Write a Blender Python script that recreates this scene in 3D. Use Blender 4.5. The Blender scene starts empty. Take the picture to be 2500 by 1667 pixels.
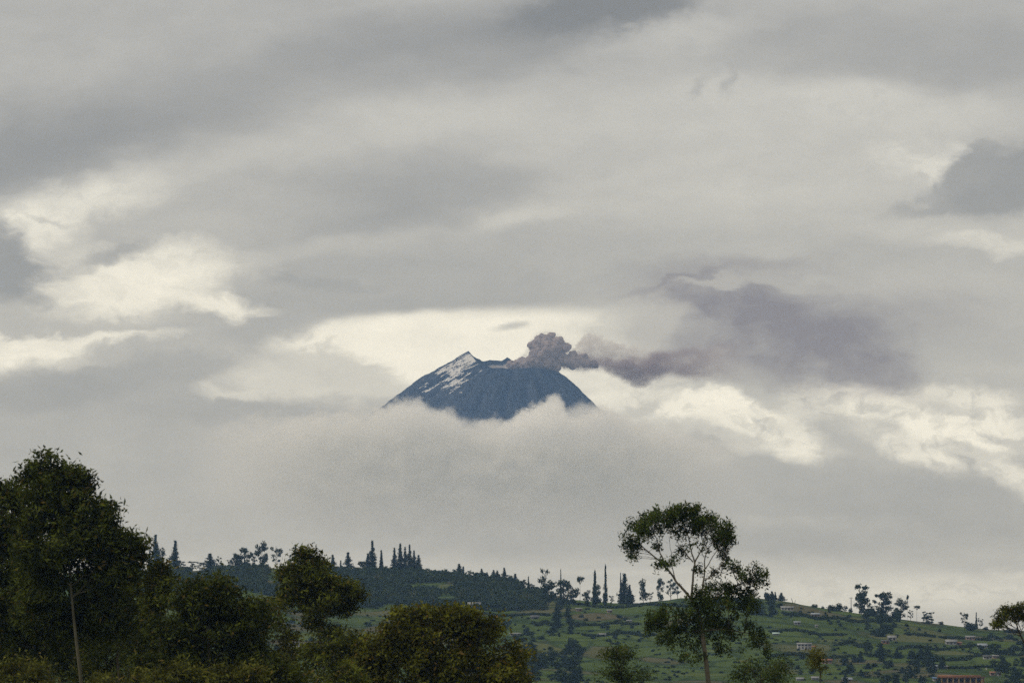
import bpy, math, random
import numpy as np
from mathutils import Vector, Euler

# ------------------------------------------------------------------ camera
scn = bpy.context.scene
COL = scn.collection
HFOV = math.radians(12.0)
F = 1250.0 / math.tan(HFOV / 2)             # focal length in photo pixels (2500 wide)
VH = 1774.0                                 # photo row of the true horizon
PITCH = math.atan((VH - 833.5) / F)
cp, sp_ = math.cos(PITCH), math.sin(PITCH)
KD = math.degrees(1.0 / F)                  # degrees per photo pixel

cam_d = bpy.data.cameras.new('camera')
cam_d.sensor_fit = 'HORIZONTAL'
cam_d.angle = HFOV
cam_d.clip_start = 1.0
cam_d.clip_end = 40000.0
cam_d.dof.use_dof = True
cam_d.dof.focus_distance = 2600.0
cam_d.dof.aperture_fstop = 3.5
cam = bpy.data.objects.new('camera', cam_d)
COL.objects.link(cam)
cam.location = (0, 0, 0)
cam.rotation_euler = (math.pi / 2 + PITCH, 0, 0)
scn.camera = cam

# ------------------------------------------------------------------ exposure / engine
scn.view_settings.view_transform = 'Standard'
scn.view_settings.look = 'None'
scn.view_settings.gamma = 1.0
scn.view_settings.exposure = 0.0
scn.view_settings.use_curve_mapping = False
scn.cycles.volume_bounces = 32
scn.cycles.max_bounces = 36
scn.cycles.diffuse_bounces = 3
scn.cycles.transparent_max_bounces = 16
scn.cycles.use_denoising = False

# ------------------------------------------------------------------ sky and sun
SUN_EL, SUN_AZ = math.radians(50), math.radians(-105)     # azimuth from +Y towards +X
STR = 0.1


class NG:
    """small helper for node graphs"""
    def __init__(self, tree):
        self.t = tree

    def n(self, kind, **kw):
        nd = self.t.nodes.new(kind)
        for k, v in kw.items():
            setattr(nd, k, v)
        return nd

    def link(self, a, b):
        self.t.links.new(a, b)

    def put(self, sock, v):
        if isinstance(v, bpy.types.NodeSocket):
            self.link(v, sock)
        else:
            sock.default_value = v

    def math(self, op, a, b=None, c=None, clamp=False):
        nd = self.n('ShaderNodeMath', operation=op, use_clamp=clamp)
        self.put(nd.inputs[0], a)
        if b is not None:
            self.put(nd.inputs[1], b)
        if c is not None:
            self.put(nd.inputs[2], c)
        return nd.outputs[0]

    def vmath(self, op, a, b=None):
        nd = self.n('ShaderNodeVectorMath', operation=op)
        self.put(nd.inputs[0], a)
        if b is not None:
            self.put(nd.inputs[1], b)
        return nd.outputs[0]

    def noise(self, vec, scale, detail=4.0, rough=0.55, dist=0.0, color=False):
        nd = self.n('ShaderNodeTexNoise')
        self.put(nd.inputs['Vector'], vec)
        nd.inputs['Scale'].default_value = scale
        nd.inputs['Detail'].default_value = detail
        nd.inputs['Roughness'].default_value = rough
        nd.inputs['Distortion'].default_value = dist
        return nd.outputs['Color' if color else 'Fac']

    def smooth(self, v, a, b, lo=0.0, hi=1.0):
        nd = self.n('ShaderNodeMapRange', interpolation_type='SMOOTHSTEP')
        self.put(nd.inputs[0], v)
        nd.inputs[1].default_value = a
        nd.inputs[2].default_value = b
        nd.inputs[3].default_value = lo
        self.put(nd.inputs[4], hi)
        return nd.outputs[0]

    def mixf(self, f, a, b):
        nd = self.n('ShaderNodeMix', data_type='FLOAT')
        self.put(nd.inputs[0], f)
        self.put(nd.inputs[2], a)
        self.put(nd.inputs[3], b)
        return nd.outputs[0]

    def mixc(self, f, a, b, blend='MIX'):
        nd = self.n('ShaderNodeMix', data_type='RGBA', blend_type=blend)
        self.put(nd.inputs[0], f)
        self.put(nd.inputs[6], a)
        self.put(nd.inputs[7], b)
        return nd.outputs[2]


def lin(s):
    s = s / 255.0
    return s / 12.92 if s <= 0.04045 else ((s + 0.055) / 1.055) ** 2.4


world = bpy.data.worlds.new('World')
scn.world = world
world.use_nodes = True
g = NG(world.node_tree)
world.node_tree.nodes.clear()
w_out = g.n('ShaderNodeOutputWorld')
w_bg = g.n('ShaderNodeBackground')
w_bg.inputs['Strength'].default_value = STR
g.link(w_bg.outputs[0], w_out.inputs[0])
sky = g.n('ShaderNodeTexSky', sky_type='NISHITA', sun_disc=False)
sky.sun_elevation = SUN_EL
sky.sun_rotation = SUN_AZ
sky.altitude = 2700
sky.air_density = 1.0
sky.dust_density = 2.0
tc = g.n('ShaderNodeTexCoord')
D = tc.outputs['Generated']
sx = g.n('ShaderNodeSeparateXYZ')
g.link(D, sx.inputs[0])
az = g.math('MULTIPLY', g.math('ARCTAN2', sx.outputs[0], sx.outputs[1]), 180 / math.pi)
el = g.math('MULTIPLY', g.math('ARCSINE', sx.outputs[2]), 180 / math.pi)
cx = g.n('ShaderNodeCombineXYZ')
g.link(az, cx.inputs[0])
g.link(el, cx.inputs[1])
P0 = cx.outputs[0]                                      # (azimuth, elevation) in degrees


def warped(base, fx, fy, amp, detail, seed, rot=0.0):
    mp = g.n('ShaderNodeMapping')
    g.link(base, mp.inputs['Vector'])
    mp.inputs['Location'].default_value = (seed, seed * 0.7, seed * 0.3)
    mp.inputs['Rotation'].default_value = (0, 0, rot)
    mp.inputs['Scale'].default_value = (fx, fy, 1)
    c = g.noise(mp.outputs[0], 1.0, detail, 0.6, 0.0, True)
    o = g.vmath('SUBTRACT', c, (0.5, 0.5, 0.5))
    o = g.vmath('MULTIPLY', o, (amp[0], amp[1], 0.0))
    return g.vmath('ADD', base, o)


W_soft = warped(P0, 0.55, 1.0, (1.6, 0.7), 4, 3.1)
W_mid = warped(warped(P0, 0.6, 1.2, (1.0, 0.5), 3, 11.3), 2.2, 3.6, (0.75, 0.42), 5, 7.7)
W_puff = warped(warped(P0, 1.0, 1.4, (0.8, 0.45), 3, 21.9), 3.0, 5.0, (0.42, 0.26), 6, 5.2)
W_cum = warped(warped(P0, 1.6, 2.0, (0.55, 0.34), 3, 41.0), 5.0, 6.5, (0.24, 0.20), 6, 9.9)
W_band = warped(P0, 0.8, 2.0, (1.2, 0.16), 4, 15.0)
WARPS = {'s': W_soft, 'm': W_mid, 'p': W_puff, 'b': W_band, 'c': W_cum}

# the general overcast deck, everywhere
deck = g.noise(g.vmath('MULTIPLY', D, (5.0, 5.0, 11.0)), 1.0, 5, 0.55)
L = g.math('MULTIPLY_ADD', deck, 0.30, lin(170) - 0.15)
streak = g.noise(g.vmath('MULTIPLY', W_soft, (0.35, 1.3, 1.0)), 1.0, 5, 0.6)
L = g.math('MULTIPLY_ADD', g.math('SUBTRACT', streak, 0.5), 0.16, L)

BLOBS = [
    # u, v, ru, rv, tilt(deg, + = rises to the right), value, alpha, softness, warp
    # upper left: diagonal dark layers
    (200, 40, 800, 200, 10, 168, 0.8, 0.9, 's'),
    (150, 250, 700, 90, 20, 152, 0.6, 0.9, 's'),
    (220, 330, 720, 150, 17, 142, 0.9, 0.8, 's'),
    (70, 400, 420, 90, 14, 135, 0.7, 0.8, 's'),
    (720, 180, 520, 120, 20, 150, 0.7, 0.8, 's'),
    (640, 370, 560, 90, 17, 184, 0.7, 0.9, 's'),
    (330, 480, 420, 60, 16, 182, 0.7, 0.9, 's'),
    (1250, 70, 640, 150, 9, 137, 0.85, 0.8, 's'),
    (1480, 10, 420, 85, 11, 118, 0.9, 0.6, 'm'),
    (1080, 170, 330, 90, 14, 150, 0.5, 0.9, 's'),
    # upper centre and right
    (1750, 330, 1000, 230, 2, 190, 0.8, 0.9, 's'),
    (1100, 280, 460, 110, 10, 188, 0.8, 0.9, 's'),
    (2150, 110, 720, 140, -3, 156, 0.85, 0.8, 's'),
    (2450, 160, 350, 80, -2, 150, 0.6, 0.9, 's'),
    (2150, 265, 560, 90, -6, 195, 0.8, 0.8, 's'),
    (1650, 90, 330, 70, 12, 184, 0.7, 0.9, 'm'),
    (1900, 480, 800, 110, 2, 190, 0.8, 0.9, 's'),
    (1400, 380, 500, 60, 2, 178, 0.6, 0.9, 's'),
    (1690, 205, 50, 40, 60, 160, 0.7, 1.0, 'm'),
    (1765, 200, 60, 26, -50, 160, 0.7, 1.0, 'm'),
    # right: bright gap and grey cloud
    (2290, 400, 280, 80, -8, 214, 0.85, 1.0, 'm'),
    (2330, 505, 290, 34, 8, 152, 0.9, 0.7, 'm'),
    (2480, 445, 240, 95, 14, 144, 1.0, 0.4, 'c'),
    (2400, 410, 100, 60, 25, 148, 0.95, 0.5, 'c'),
    (2300, 480, 130, 34, 20, 152, 0.8, 0.7, 'c'),
    (2300, 560, 560, 50, -1, 190, 0.7, 0.9, 's'),
    (2430, 613, 240, 28, -2, 206, 0.8, 0.9, 'm'),
    # centre: lens shaped grey cloud and the flat based band
    (960, 490, 480, 120, 9, 148, 0.85, 0.85, 's'),
    (1160, 440, 260, 70, 0, 158, 0.5, 0.9, 's'),
    (560, 540, 420, 100, 10, 178, 0.6, 0.9, 's'),
    (1270, 545, 240, 44, 14, 193, 0.75, 0.9, 's'),
    (960, 690, 800, 100, 2, 160, 0.9, 0.7, 'b'),
    (760, 690, 330, 26, -3, 150, 0.6, 0.9, 'm'),
    (1450, 650, 420, 70, 3, 168, 0.7, 0.8, 's'),
    (780, 610, 380, 40, 4, 181, 0.6, 0.9, 's'),
    # the bright window behind the peak
    (1170, 862, 600, 130, 1, 236, 1.0, 0.42, 'b'),
    (880, 830, 320, 70, 10, 233, 1.0, 0.6, 'b'),
    (1420, 795, 300, 50, 5, 228, 0.9, 0.8, 'b'),
    (1225, 797, 66, 14, 10, 186, 0.9, 0.9, 'b'),
    (940, 742, 660, 34, 2.0, 160, 1.0, 0.7, 'b'),
    (690, 795, 190, 70, 16, 164, 0.9, 0.7, 'm'),
    # left: bright openings round dark shreds
    (170, 505, 330, 95, 14, 216, 0.95, 0.85, 'm'),
    (90, 575, 190, 80, -10, 226, 0.9, 0.8, 'm'),
    (330, 695, 390, 115, 6, 231, 1.0, 0.65, 'm'),
    (400, 620, 150, 50, 10, 224, 0.8, 0.9, 'p'),
    (540, 752, 170, 34, -5, 232, 1.0, 0.8, 'm'),
    (340, 555, 220, 40, 9, 176, 0.8, 0.8, 'm'),
    (255, 635, 110, 34, 26, 170, 0.9, 0.8, 'p'),
    (170, 675, 60, 40, 30, 182, 0.7, 0.9, 'p'),
    (300, 620, 120, 22, 20, 158, 0.8, 0.8, 'c'),
    (120, 545, 90, 16, -20, 178, 0.6, 0.9, 'c'),
    (640, 700, 130, 30, -8, 168, 0.8, 0.8, 'c'),
    (20, 660, 125, 125, -25, 141, 1.0, 0.6, 'm'),
    (-30, 600, 120, 90, -25, 146, 0.9, 0.7, 'm'),
    (250, 792, 500, 28, 2, 180, 0.85, 0.9, 'm'),
    (40, 880, 270, 80, 4, 232, 1.0, 0.7, 'm'),
    (150, 830, 400, 26, 2, 228, 0.95, 0.8, 'm'),
    (225, 855, 150, 16, 3, 214, 0.8, 0.9, 'm'),
    # grey mass below, left and centre
    (360, 970, 680, 120, 2, 160, 0.95, 0.55, 'm'),
    (260, 862, 190, 42, 10, 170, 0.85, 0.8, 'm'),
    (640, 885, 300, 46, 4, 168, 0.9, 0.8, 'm'),
    (740, 930, 340, 80, -3, 203, 0.95, 0.8, 'm'),
    (580, 962, 160, 30, 3, 208, 0.8, 0.9, 'm'),
    (860, 905, 230, 60, -14, 196, 0.9, 0.6, 'm'),
    (600, 1140, 1400, 190, 0, 165, 1.0, 0.4, 'm'),
    (120, 960, 300, 60, 4, 152, 0.8, 0.6, 'c'),
    (420, 900, 240, 50, 8, 158, 0.8, 0.6, 'c'),
    (560, 1010, 420, 40, 0, 158, 0.7, 0.8, 'm'),
    (900, 1070, 600, 50, 0, 174, 0.6, 0.9, 's'),
    (1300, 1230, 1800, 170, 0, 166, 0.9, 0.6, 's'),
    (1250, 1335, 900, 50, 0, 158, 0.7, 0.9, 's'),
    # right: ash darkened cloud and bright cumulus chain
    (1760, 800, 440, 160, 0, 178, 0.9, 0.8, 'm'),
    (1600, 780, 220, 80, 20, 188, 0.8, 0.8, 'm'),
    (2280, 790, 460, 190, 0, 172, 0.85, 0.8, 's'),
    (2330, 700, 420, 60, -3, 184, 0.6, 0.9, 's'),
    (1520, 935, 150, 60, 10, 218, 0.9, 0.8, 'c'),
    (1690, 930, 220, 55, 16, 197, 0.8, 0.8, 'c'),
    (1620, 1010, 340, 64, 4, 212, 0.9, 0.7, 'm'),
    (1770, 1015, 240, 60, -6, 233, 1.0, 0.7, 'c'),
    (1880, 1060, 230, 60, -18, 226, 0.9, 0.8, 'c'),
    (2090, 985, 240, 56, -4, 231, 0.95, 0.7, 'c'),
    (2320, 975, 270, 44, -3, 222, 0.8, 0.8, 'c'),
    (2330, 1060, 310, 70, -8, 234, 1.0, 0.7, 'c'),
    (2210, 1090, 170, 70, -30, 222, 0.9, 0.7, 'c'),
    (2060, 1035, 120, 36, -30, 186, 0.7, 0.9, 'c'),
    (2200, 1020, 120, 20, -20, 192, 0.6, 0.9, 'c'),
    (2480, 1170, 190, 46, -28, 220, 0.9, 0.7, 'c'),
    (1750, 1130, 70, 36, 0, 210, 0.7, 0.9, 'c'),
    (1440, 880, 90, 44, 10, 224, 0.9, 0.8, 'c'),
    (1420, 930, 110, 46, 0, 215, 0.9, 0.8, 'c'),
    (1500, 985, 110, 44, 10, 226, 0.95, 0.7, 'c'),
    (1590, 950, 120, 46, 14, 220, 0.9, 0.7, 'c'),
    (1690, 985, 130, 46, 20, 234, 1.0, 0.6, 'c'),
    (1745, 968, 80, 34, 0, 238, 1.0, 0.6, 'c'),
    (1830, 1010, 110, 40, -20, 236, 1.0, 0.6, 'c'),
    (1650, 1050, 200, 40, 4, 190, 0.8, 0.8, 'c'),
    (1930, 1095, 100, 44, -25, 228, 0.95, 0.7, 'c'),
    (1980, 1000, 130, 44, 8, 210, 0.8, 0.8, 'c'),
    (2090, 960, 100, 34, 0, 234, 0.9, 0.7, 'c'),
    (2160, 1040, 90, 30, -10, 190, 0.8, 0.8, 'c'),
    (2270, 1040, 130, 44, -5, 236, 1.0, 0.7, 'c'),
    (2420, 1030, 130, 46, -8, 232, 0.95, 0.7, 'c'),
    (2260, 1120, 130, 36, -24, 226, 0.9, 0.7, 'c'),
    (2380, 1110, 120, 30, -14, 196, 0.8, 0.8, 'c'),
    (1600, 905, 70, 30, 10, 216, 0.8, 0.7, 'c'),
    (1560, 1000, 90, 24, 10, 178, 0.7, 0.8, 'c'),
    (1800, 1060, 130, 20, -14, 186, 0.7, 0.8, 'c'),
    (1880, 1035, 70, 18, -20, 190, 0.7, 0.8, 'c'),
    (1960, 945, 90, 26, 6, 218, 0.7, 0.8, 'c'),
    (2030, 975, 60, 18, 0, 182, 0.7, 0.8, 'c'),
    (2140, 1000, 70, 16, -10, 190, 0.7, 0.8, 'c'),
    (2310, 1010, 120, 16, -4, 188, 0.7, 0.8, 'c'),
    (2400, 985, 110, 22, 0, 222, 0.8, 0.8, 'c'),
    (2440, 1075, 90, 16, -10, 192, 0.7, 0.8, 'c'),
    (1820, 1100, 70, 26, -10, 206, 0.8, 0.8, 'c'),
    (1960, 1200, 640, 95, -3, 163, 1.0, 0.6, 'm'),
    (2250, 1240, 520, 90, -6, 158, 0.9, 0.6, 'm'),
    # brighter air along the lower right skyline
    (1950, 1320, 1100, 55, -1, 156, 0.8, 0.8, 's'),
    (2000, 1455, 900, 90, 1, 192, 0.95, 0.8, 'b'),
    (2250, 1450, 560, 60, 1, 204, 0.8, 0.9, 'b'),
    (1560, 1395, 380, 16, 1, 188, 0.6, 0.9, 'b'),
    (2480, 1415, 130, 22, -8, 196, 0.6, 0.9, 'm'),
]
MEAN = 0.40
GAIN = 1.34                                   # the air between thins the contrast again


def gl(v):
    return MEAN + (lin(v) - MEAN) * GAIN


for (u, v, ru, rv, tilt, val, alpha, soft, wk) in BLOBS:
    mp = g.n('ShaderNodeMapping', vector_type='TEXTURE')
    g.link(WARPS[wk], mp.inputs['Vector'])
    mp.inputs['Location'].default_value = ((u - 1250) * KD, (VH - v) * KD, 0)
    mp.inputs['Rotation'].default_value = (0, 0, math.radians(tilt))
    mp.inputs['Scale'].default_value = (ru * KD, rv * KD, 1)
    gr = g.n('ShaderNodeTexGradient', gradient_type='SPHERICAL')
    g.link(mp.outputs[0], gr.inputs[0])
    fac = g.smooth(gr.outputs['Fac'], 0.0, soft, 0.0, alpha)
    L = g.mixf(fac, L, gl(val))

# fine cloud texture over everything
fine = g.noise(g.vmath('MULTIPLY', W_mid, (0.9, 2.6, 1.0)), 1.0, 7, 0.62)
L = g.math('MULTIPLY', L, g.math('MULTIPLY_ADD', fine, 0.34, 0.83))
fine2 = g.noise(g.vmath('MULTIPLY', W_puff, (2.2, 4.0, 1.0)), 1.0, 6, 0.65)
L = g.math('MULTIPLY', L, g.math('MULTIPLY_ADD', fine2, 0.16, 0.92))

# thin grey shreds drawn through the bright openings left and right
shr = g.smooth(g.noise(g.vmath('MULTIPLY', W_puff, (2.6, 4.6, 1.0)), 1.0, 7, 0.64), 0.46, 0.66)
side = g.math('MAXIMUM', g.smooth(az, (1440 - 1250) * KD, (1620 - 1250) * KD), g.smooth(az, (620 - 1250) * KD, (420 - 1250) * KD, 0.0, 0.45))
shr = g.math('MULTIPLY', g.math('MULTIPLY', shr, side), g.smooth(L, 0.48, 0.80, 0.0, 0.23))
L = g.math('SUBTRACT', L, shr)
L = g.math('MULTIPLY_ADD', L, 0.92, 0.118)
tint = g.mixc(g.smooth(L, 0.25, 0.9), (0.985, 0.980, 0.960, 1), (0.978, 0.985, 0.938, 1))
cc = g.vmath('SCALE', tint)
cc.node.inputs['Scale'].default_value = 1.0
g.link(L, cc.node.inputs['Scale'])
cloud_col = cc

# ash drifting downwind, high in the clouds
ASH = [
    (1840, 760, 400, 120, -12, 0.72, 0.8, 'm'),
    (1960, 820, 400, 140, -20, 0.75, 0.8, 'm'),
    (1850, 640, 260, 50, 0, 0.42, 0.9, 'm'),
    (1690, 690, 190, 24, 16, 0.5, 0.8, 'm'),
    (1740, 860, 260, 70, -16, 0.55, 0.8, 'p'),
    (2060, 890, 300, 100, -16, 0.55, 0.8, 'm'),
    (2170, 770, 380, 150, -6, 0.36, 1.0, 's'),
    (1600, 880, 190, 46, 4, 0.6, 0.8, 'p'),
    (1880, 900, 200, 60, -40, 0.4, 0.9, 'p'),
]
acc = None
for (u, v, ru, rv, tilt, alpha, soft, wk) in ASH:
    mp = g.n('ShaderNodeMapping', vector_type='TEXTURE')
    g.link(WARPS[wk], mp.inputs['Vector'])
    mp.inputs['Location'].default_value = ((u - 1250) * KD, (VH - v) * KD, 0)
    mp.inputs['Rotation'].default_value = (0, 0, math.radians(tilt))
    mp.inputs['Scale'].default_value = (ru * KD, rv * KD, 1)
    gr = g.n('ShaderNodeTexGradient', gradient_type='SPHERICAL')
    g.link(mp.outputs[0], gr.inputs[0])
    f_ = g.smooth(gr.outputs['Fac'], 0.0, soft, 0.0, alpha)
    inv = g.math('SUBTRACT', 1.0, f_)
    acc = inv if acc is None else g.math('MULTIPLY', acc, inv)
ashf = g.math('SUBTRACT', 1.0, acc)
ashf = g.math('MULTIPLY', ashf, g.math('MULTIPLY_ADD', g.noise(g.vmath('MULTIPLY', W_puff, (1.4, 1.9, 1.0)), 1.0, 6, 0.62), 1.5, 0.32), clamp=True)
cloud_col = g.mixc(ashf, cloud_col, (0.236, 0.205, 0.214, 1))
# pale cloud shreds lying in front of the ash
for (u, v, ru, rv, tilt, val, alpha, soft, wk) in [
        (1790, 693, 190, 20, 3, 184, 0.75, 0.8, 'm'),
        (1950, 690, 90, 14, -12, 178, 0.6, 0.9, 'm'),
        (1600, 800, 130, 60, 24, 186, 0.8, 0.7, 'p'),
        (1690, 900, 130, 45, 20, 190, 0.75, 0.8, 'p'),
        (1800, 915, 170, 40, -10, 178, 0.6, 0.9, 'p')]:
    mp = g.n('ShaderNodeMapping', vector_type='TEXTURE')
    g.link(WARPS[wk], mp.inputs['Vector'])
    mp.inputs['Location'].default_value = ((u - 1250) * KD, (VH - v) * KD, 0)
    mp.inputs['Rotation'].default_value = (0, 0, math.radians(tilt))
    mp.inputs['Scale'].default_value = (ru * KD, rv * KD, 1)
    gr = g.n('ShaderNodeTexGradient', gradient_type='SPHERICAL')
    g.link(mp.outputs[0], gr.inputs[0])
    f_ = g.smooth(gr.outputs['Fac'], 0.0, soft, 0.0, alpha)
    q = gl(val)
    cloud_col = g.mixc(f_, cloud_col, (q, q * 0.985, q * 0.95, 1))
sc_ = g.vmath('SCALE', cloud_col)
sc_.node.inputs['Scale'].default_value = 1.0 / STR
final = g.mixc(0.94, sky.outputs[0], sc_)
g.link(final, w_bg.inputs['Color'])

sun_d = bpy.data.lights.new('sun', 'SUN')
sun_d.energy = 1.4
sun_d.angle = math.radians(20)
sun_d.color = (1.0, 0.95, 0.87)
sun = bpy.data.objects.new('sun', sun_d)
COL.objects.link(sun)
sd = Vector((math.sin(SUN_AZ) * math.cos(SUN_EL), math.cos(SUN_AZ) * math.cos(SUN_EL), math.sin(SUN_EL)))
sun.rotation_euler = sd.to_track_quat('Z', 'Y').to_euler()
sun.location = sd * 300


# ------------------------------------------------------------------ helpers
def at(u, v, Y):
    """world point at depth Y seen at photo pixel (u, v)"""
    x = (u - 1250.0) / F
    y = -(v - 833.5) / F
    dy = cp - y * sp_
    dz = sp_ + y * cp
    return np.array([x / dy * Y, Y, dz / dy * Y])


def zat(v, Y):
    return at(1250, v, Y)[2]


def pxm(Y):
    return Y / F


def tag(o, label=None, cat=None, group=None, kind=None):
    if label:
        o['label'] = label
    if cat:
        o['category'] = cat
    if group:
        o['group'] = group
    if kind:
        o['kind'] = kind
    return o


def empty(name, loc, rz=0.0):
    o = bpy.data.objects.new(name, None)
    COL.objects.link(o)
    o.location = loc
    o.rotation_euler = (0, 0, rz)
    o.empty_display_size = 0.5
    return o


def link_mesh(name, me, parent=None, loc=None):
    o = bpy.data.objects.new(name, me)
    COL.objects.link(o)
    if parent is not None:
        o.parent = parent
    if loc is not None:
        o.location = loc
    return o


def mesh_np(name, V, Q, mat=None, smooth=False, T=None):
    """mesh from numpy vertices, quads (n,4) and optional tris (n,3)"""
    V = np.asarray(V, dtype=np.float32).reshape(-1, 3)
    me = bpy.data.meshes.new(name)
    me.vertices.add(len(V))
    me.vertices.foreach_set('co', V.ravel())
    idx, tot = [], []
    if Q is not None and len(Q):
        Q = np.asarray(Q, dtype=np.int32).reshape(-1, 4)
        idx.append(Q.ravel())
        tot.append(np.full(len(Q), 4, np.int32))
    if T is not None and len(T):
        T = np.asarray(T, dtype=np.int32).reshape(-1, 3)
        idx.append(T.ravel())
        tot.append(np.full(len(T), 3, np.int32))
    idx = np.concatenate(idx)
    tot = np.concatenate(tot)
    st = np.zeros(len(tot), np.int32)
    st[1:] = np.cumsum(tot)[:-1]
    me.loops.add(len(idx))
    me.loops.foreach_set('vertex_index', idx)
    me.polygons.add(len(tot))
    me.polygons.foreach_set('loop_start', st)
    me.polygons.foreach_set('loop_total', tot)
    if smooth:
        me.polygons.foreach_set('use_smooth', np.ones(len(tot), bool))
    me.update(calc_edges=True)
    if mat is not None:
        me.materials.append(mat)
    return me


def vnoise(p, seed=0):
    """smooth value noise, p (...,3) -> 0..1"""
    p = np.asarray(p, dtype=np.float64)
    i = np.floor(p).astype(np.int64)
    f = p - i
    f = f * f * (3 - 2 * f)
    out = 0.0

    def h(a, b, c):
        n = (a * 374761393 + b * 668265263 + c * 2147483647 + seed * 1274126177) & 0xFFFFFFFF
        n = ((n ^ (n >> 13)) * 1274126177) & 0xFFFFFFFF
        n = n ^ (n >> 16)
        return (n & 0xFFFFFF) / float(0xFFFFFF)
    for dx in (0, 1):
        for dy in (0, 1):
            for dz in (0, 1):
                w = (f[..., 0] if dx else 1 - f[..., 0]) * (f[..., 1] if dy else 1 - f[..., 1]) * (f[..., 2] if dz else 1 - f[..., 2])
                out = out + w * h(i[..., 0] + dx, i[..., 1] + dy, i[..., 2] + dz)
    return out


def fbm(p, octv=4, seed=0):
    p = np.asarray(p, dtype=np.float64)
    a, s, t = 0.5, 0.0, 0.0
    for k in range(octv):
        s = s + a * vnoise(p * (2.0 ** k), seed + k * 17)
        t += a
        a *= 0.5
    return s / t


# ------------------------------------------------------------------ materials
def new_mat(name):
    m = bpy.data.materials.new(name)
    m.use_nodes = True
    m.node_tree.nodes.clear()
    gg = NG(m.node_tree)
    out = gg.n('ShaderNodeOutputMaterial')
    return m, gg, out


def leaf_mat(name, c1, c2, c3, scale=0.5, transl=0.25):
    m, gg, out = new_mat(name)
    geo = gg.n('ShaderNodeNewGeometry')
    tcn = gg.n('ShaderNodeTexCoord')
    n1 = gg.noise(tcn.outputs['Object'], scale, 3, 0.6)
    col = gg.mixc(gg.smooth(n1, 0.38, 0.62), (*c1, 1), (*c2, 1))
    col = gg.mixc(gg.smooth(geo.outputs['Random Per Island'], 0.86, 1.0), col, (*c3, 1))
    br = gg.math('MULTIPLY_ADD', geo.outputs['Random Per Island'], 0.4, 0.8)
    s = gg.vmath('SCALE', col)
    gg.link(br, s.node.inputs['Scale'])
    d = gg.n('ShaderNodeBsdfDiffuse')
    gg.link(s, d.inputs[0])
    t = gg.n('ShaderNodeBsdfTranslucent')
    gg.link(s, t.inputs[0])
    mx = gg.n('ShaderNodeMixShader')
    mx.inputs[0].default_value = transl
    gg.link(d.outputs[0], mx.inputs[1])
    gg.link(t.outputs[0], mx.inputs[2])
    gg.link(mx.outputs[0], out.inputs[0])
    return m


def plain_mat(name, c1, c2, scale=2.0, rough=0.8, stretch=(1, 1, 1), bump=0.0):
    m, gg, out = new_mat(name)
    tcn = gg.n('ShaderNodeTexCoord')
    mp = gg.n('ShaderNodeMapping')
    gg.link(tcn.outputs['Object'], mp.inputs['Vector'])
    mp.inputs['Scale'].default_value = stretch
    n1 = gg.noise(mp.outputs[0], scale, 5, 0.6)
    col = gg.mixc(gg.smooth(n1, 0.3, 0.7), (*c1, 1), (*c2, 1))
    b = gg.n('ShaderNodeBsdfPrincipled')
    gg.link(col, b.inputs['Base Color'])
    b.inputs['Roughness'].default_value = rough
    b.inputs['Specular IOR Level'].default_value = 0.2
    if bump:
        bn = gg.n('ShaderNodeBump')
        bn.inputs['Strength'].default_value = bump
        gg.link(n1, bn.inputs['Height'])
        gg.link(bn.outputs[0], b.inputs['Normal'])
    gg.link(b.outputs[0], out.inputs[0])
    return m


M = {}
M['leaf_olive'] = leaf_mat('leaf_olive', (0.0396, 0.0445, 0.008), (0.1501, 0.1706, 0.0266), (0.1596, 0.1121, 0.0309), 0.95, 0.2)
M['leaf_dark'] = leaf_mat('leaf_dark', (0.028, 0.0357, 0.0079), (0.1118, 0.1322, 0.024), (0.1128, 0.0821, 0.0232), 0.95, 0.2)
M['leaf_umbrella'] = leaf_mat('leaf_umbrella', (0.0272, 0.041, 0.0092), (0.1087, 0.1475, 0.0293), (0.1096, 0.0893, 0.0273), 0.95, 0.2)
M['leaf_bush'] = leaf_mat('leaf_bush', (0.0499, 0.0507, 0.0085), (0.1876, 0.19, 0.0258), (0.1664, 0.1059, 0.0273), 0.95, 0.2)
M['leaf_brown'] = leaf_mat('leaf_brown', (0.0433, 0.0446, 0.0086), (0.1601, 0.164, 0.0317), (0.1578, 0.1201, 0.0368), 0.95, 0.2)
M['leaf_far'] = leaf_mat('leaf_far', (0.032, 0.0544, 0.026), (0.0544, 0.08, 0.0312), (0.064, 0.064, 0.0338), 2.0, 0.15)
M['leaf_conifer'] = leaf_mat('leaf_conifer', (0.0256, 0.0448, 0.026), (0.0416, 0.064, 0.0312), (0.048, 0.0544, 0.0312), 2.0, 0.1)
M['leaf_scrub'] = leaf_mat('leaf_scrub', (0.030, 0.048, 0.020), (0.050, 0.070, 0.026), (0.060, 0.054, 0.026), 0.02, 0.15)
M['leaf_slope'] = leaf_mat('leaf_slope', (0.0442, 0.0704, 0.028), (0.085, 0.1056, 0.0364), (0.102, 0.0896, 0.042), 0.012, 0.15)
M['bark_pale'] = plain_mat('bark_pale', (0.12, 0.10, 0.065), (0.23, 0.19, 0.13), 1.6, 0.85, (1, 1, 0.25), 0.3)
M['bark_trunk'] = plain_mat('bark_trunk', (0.085, 0.078, 0.045), (0.17, 0.15, 0.095), 1.6, 0.85, (1, 1, 0.25), 0.3)
M['bark_dark'] = plain_mat('bark_dark', (0.055, 0.045, 0.032), (0.12, 0.095, 0.065), 1.6, 0.9, (1, 1, 0.25), 0.3)
M['wall_white'] = plain_mat('wall_white', (0.30, 0.30, 0.28), (0.42, 0.41, 0.38), 0.8)
M['wall_pink'] = plain_mat('wall_pink', (0.26, 0.18, 0.16), (0.33, 0.24, 0.21), 0.8)
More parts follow.
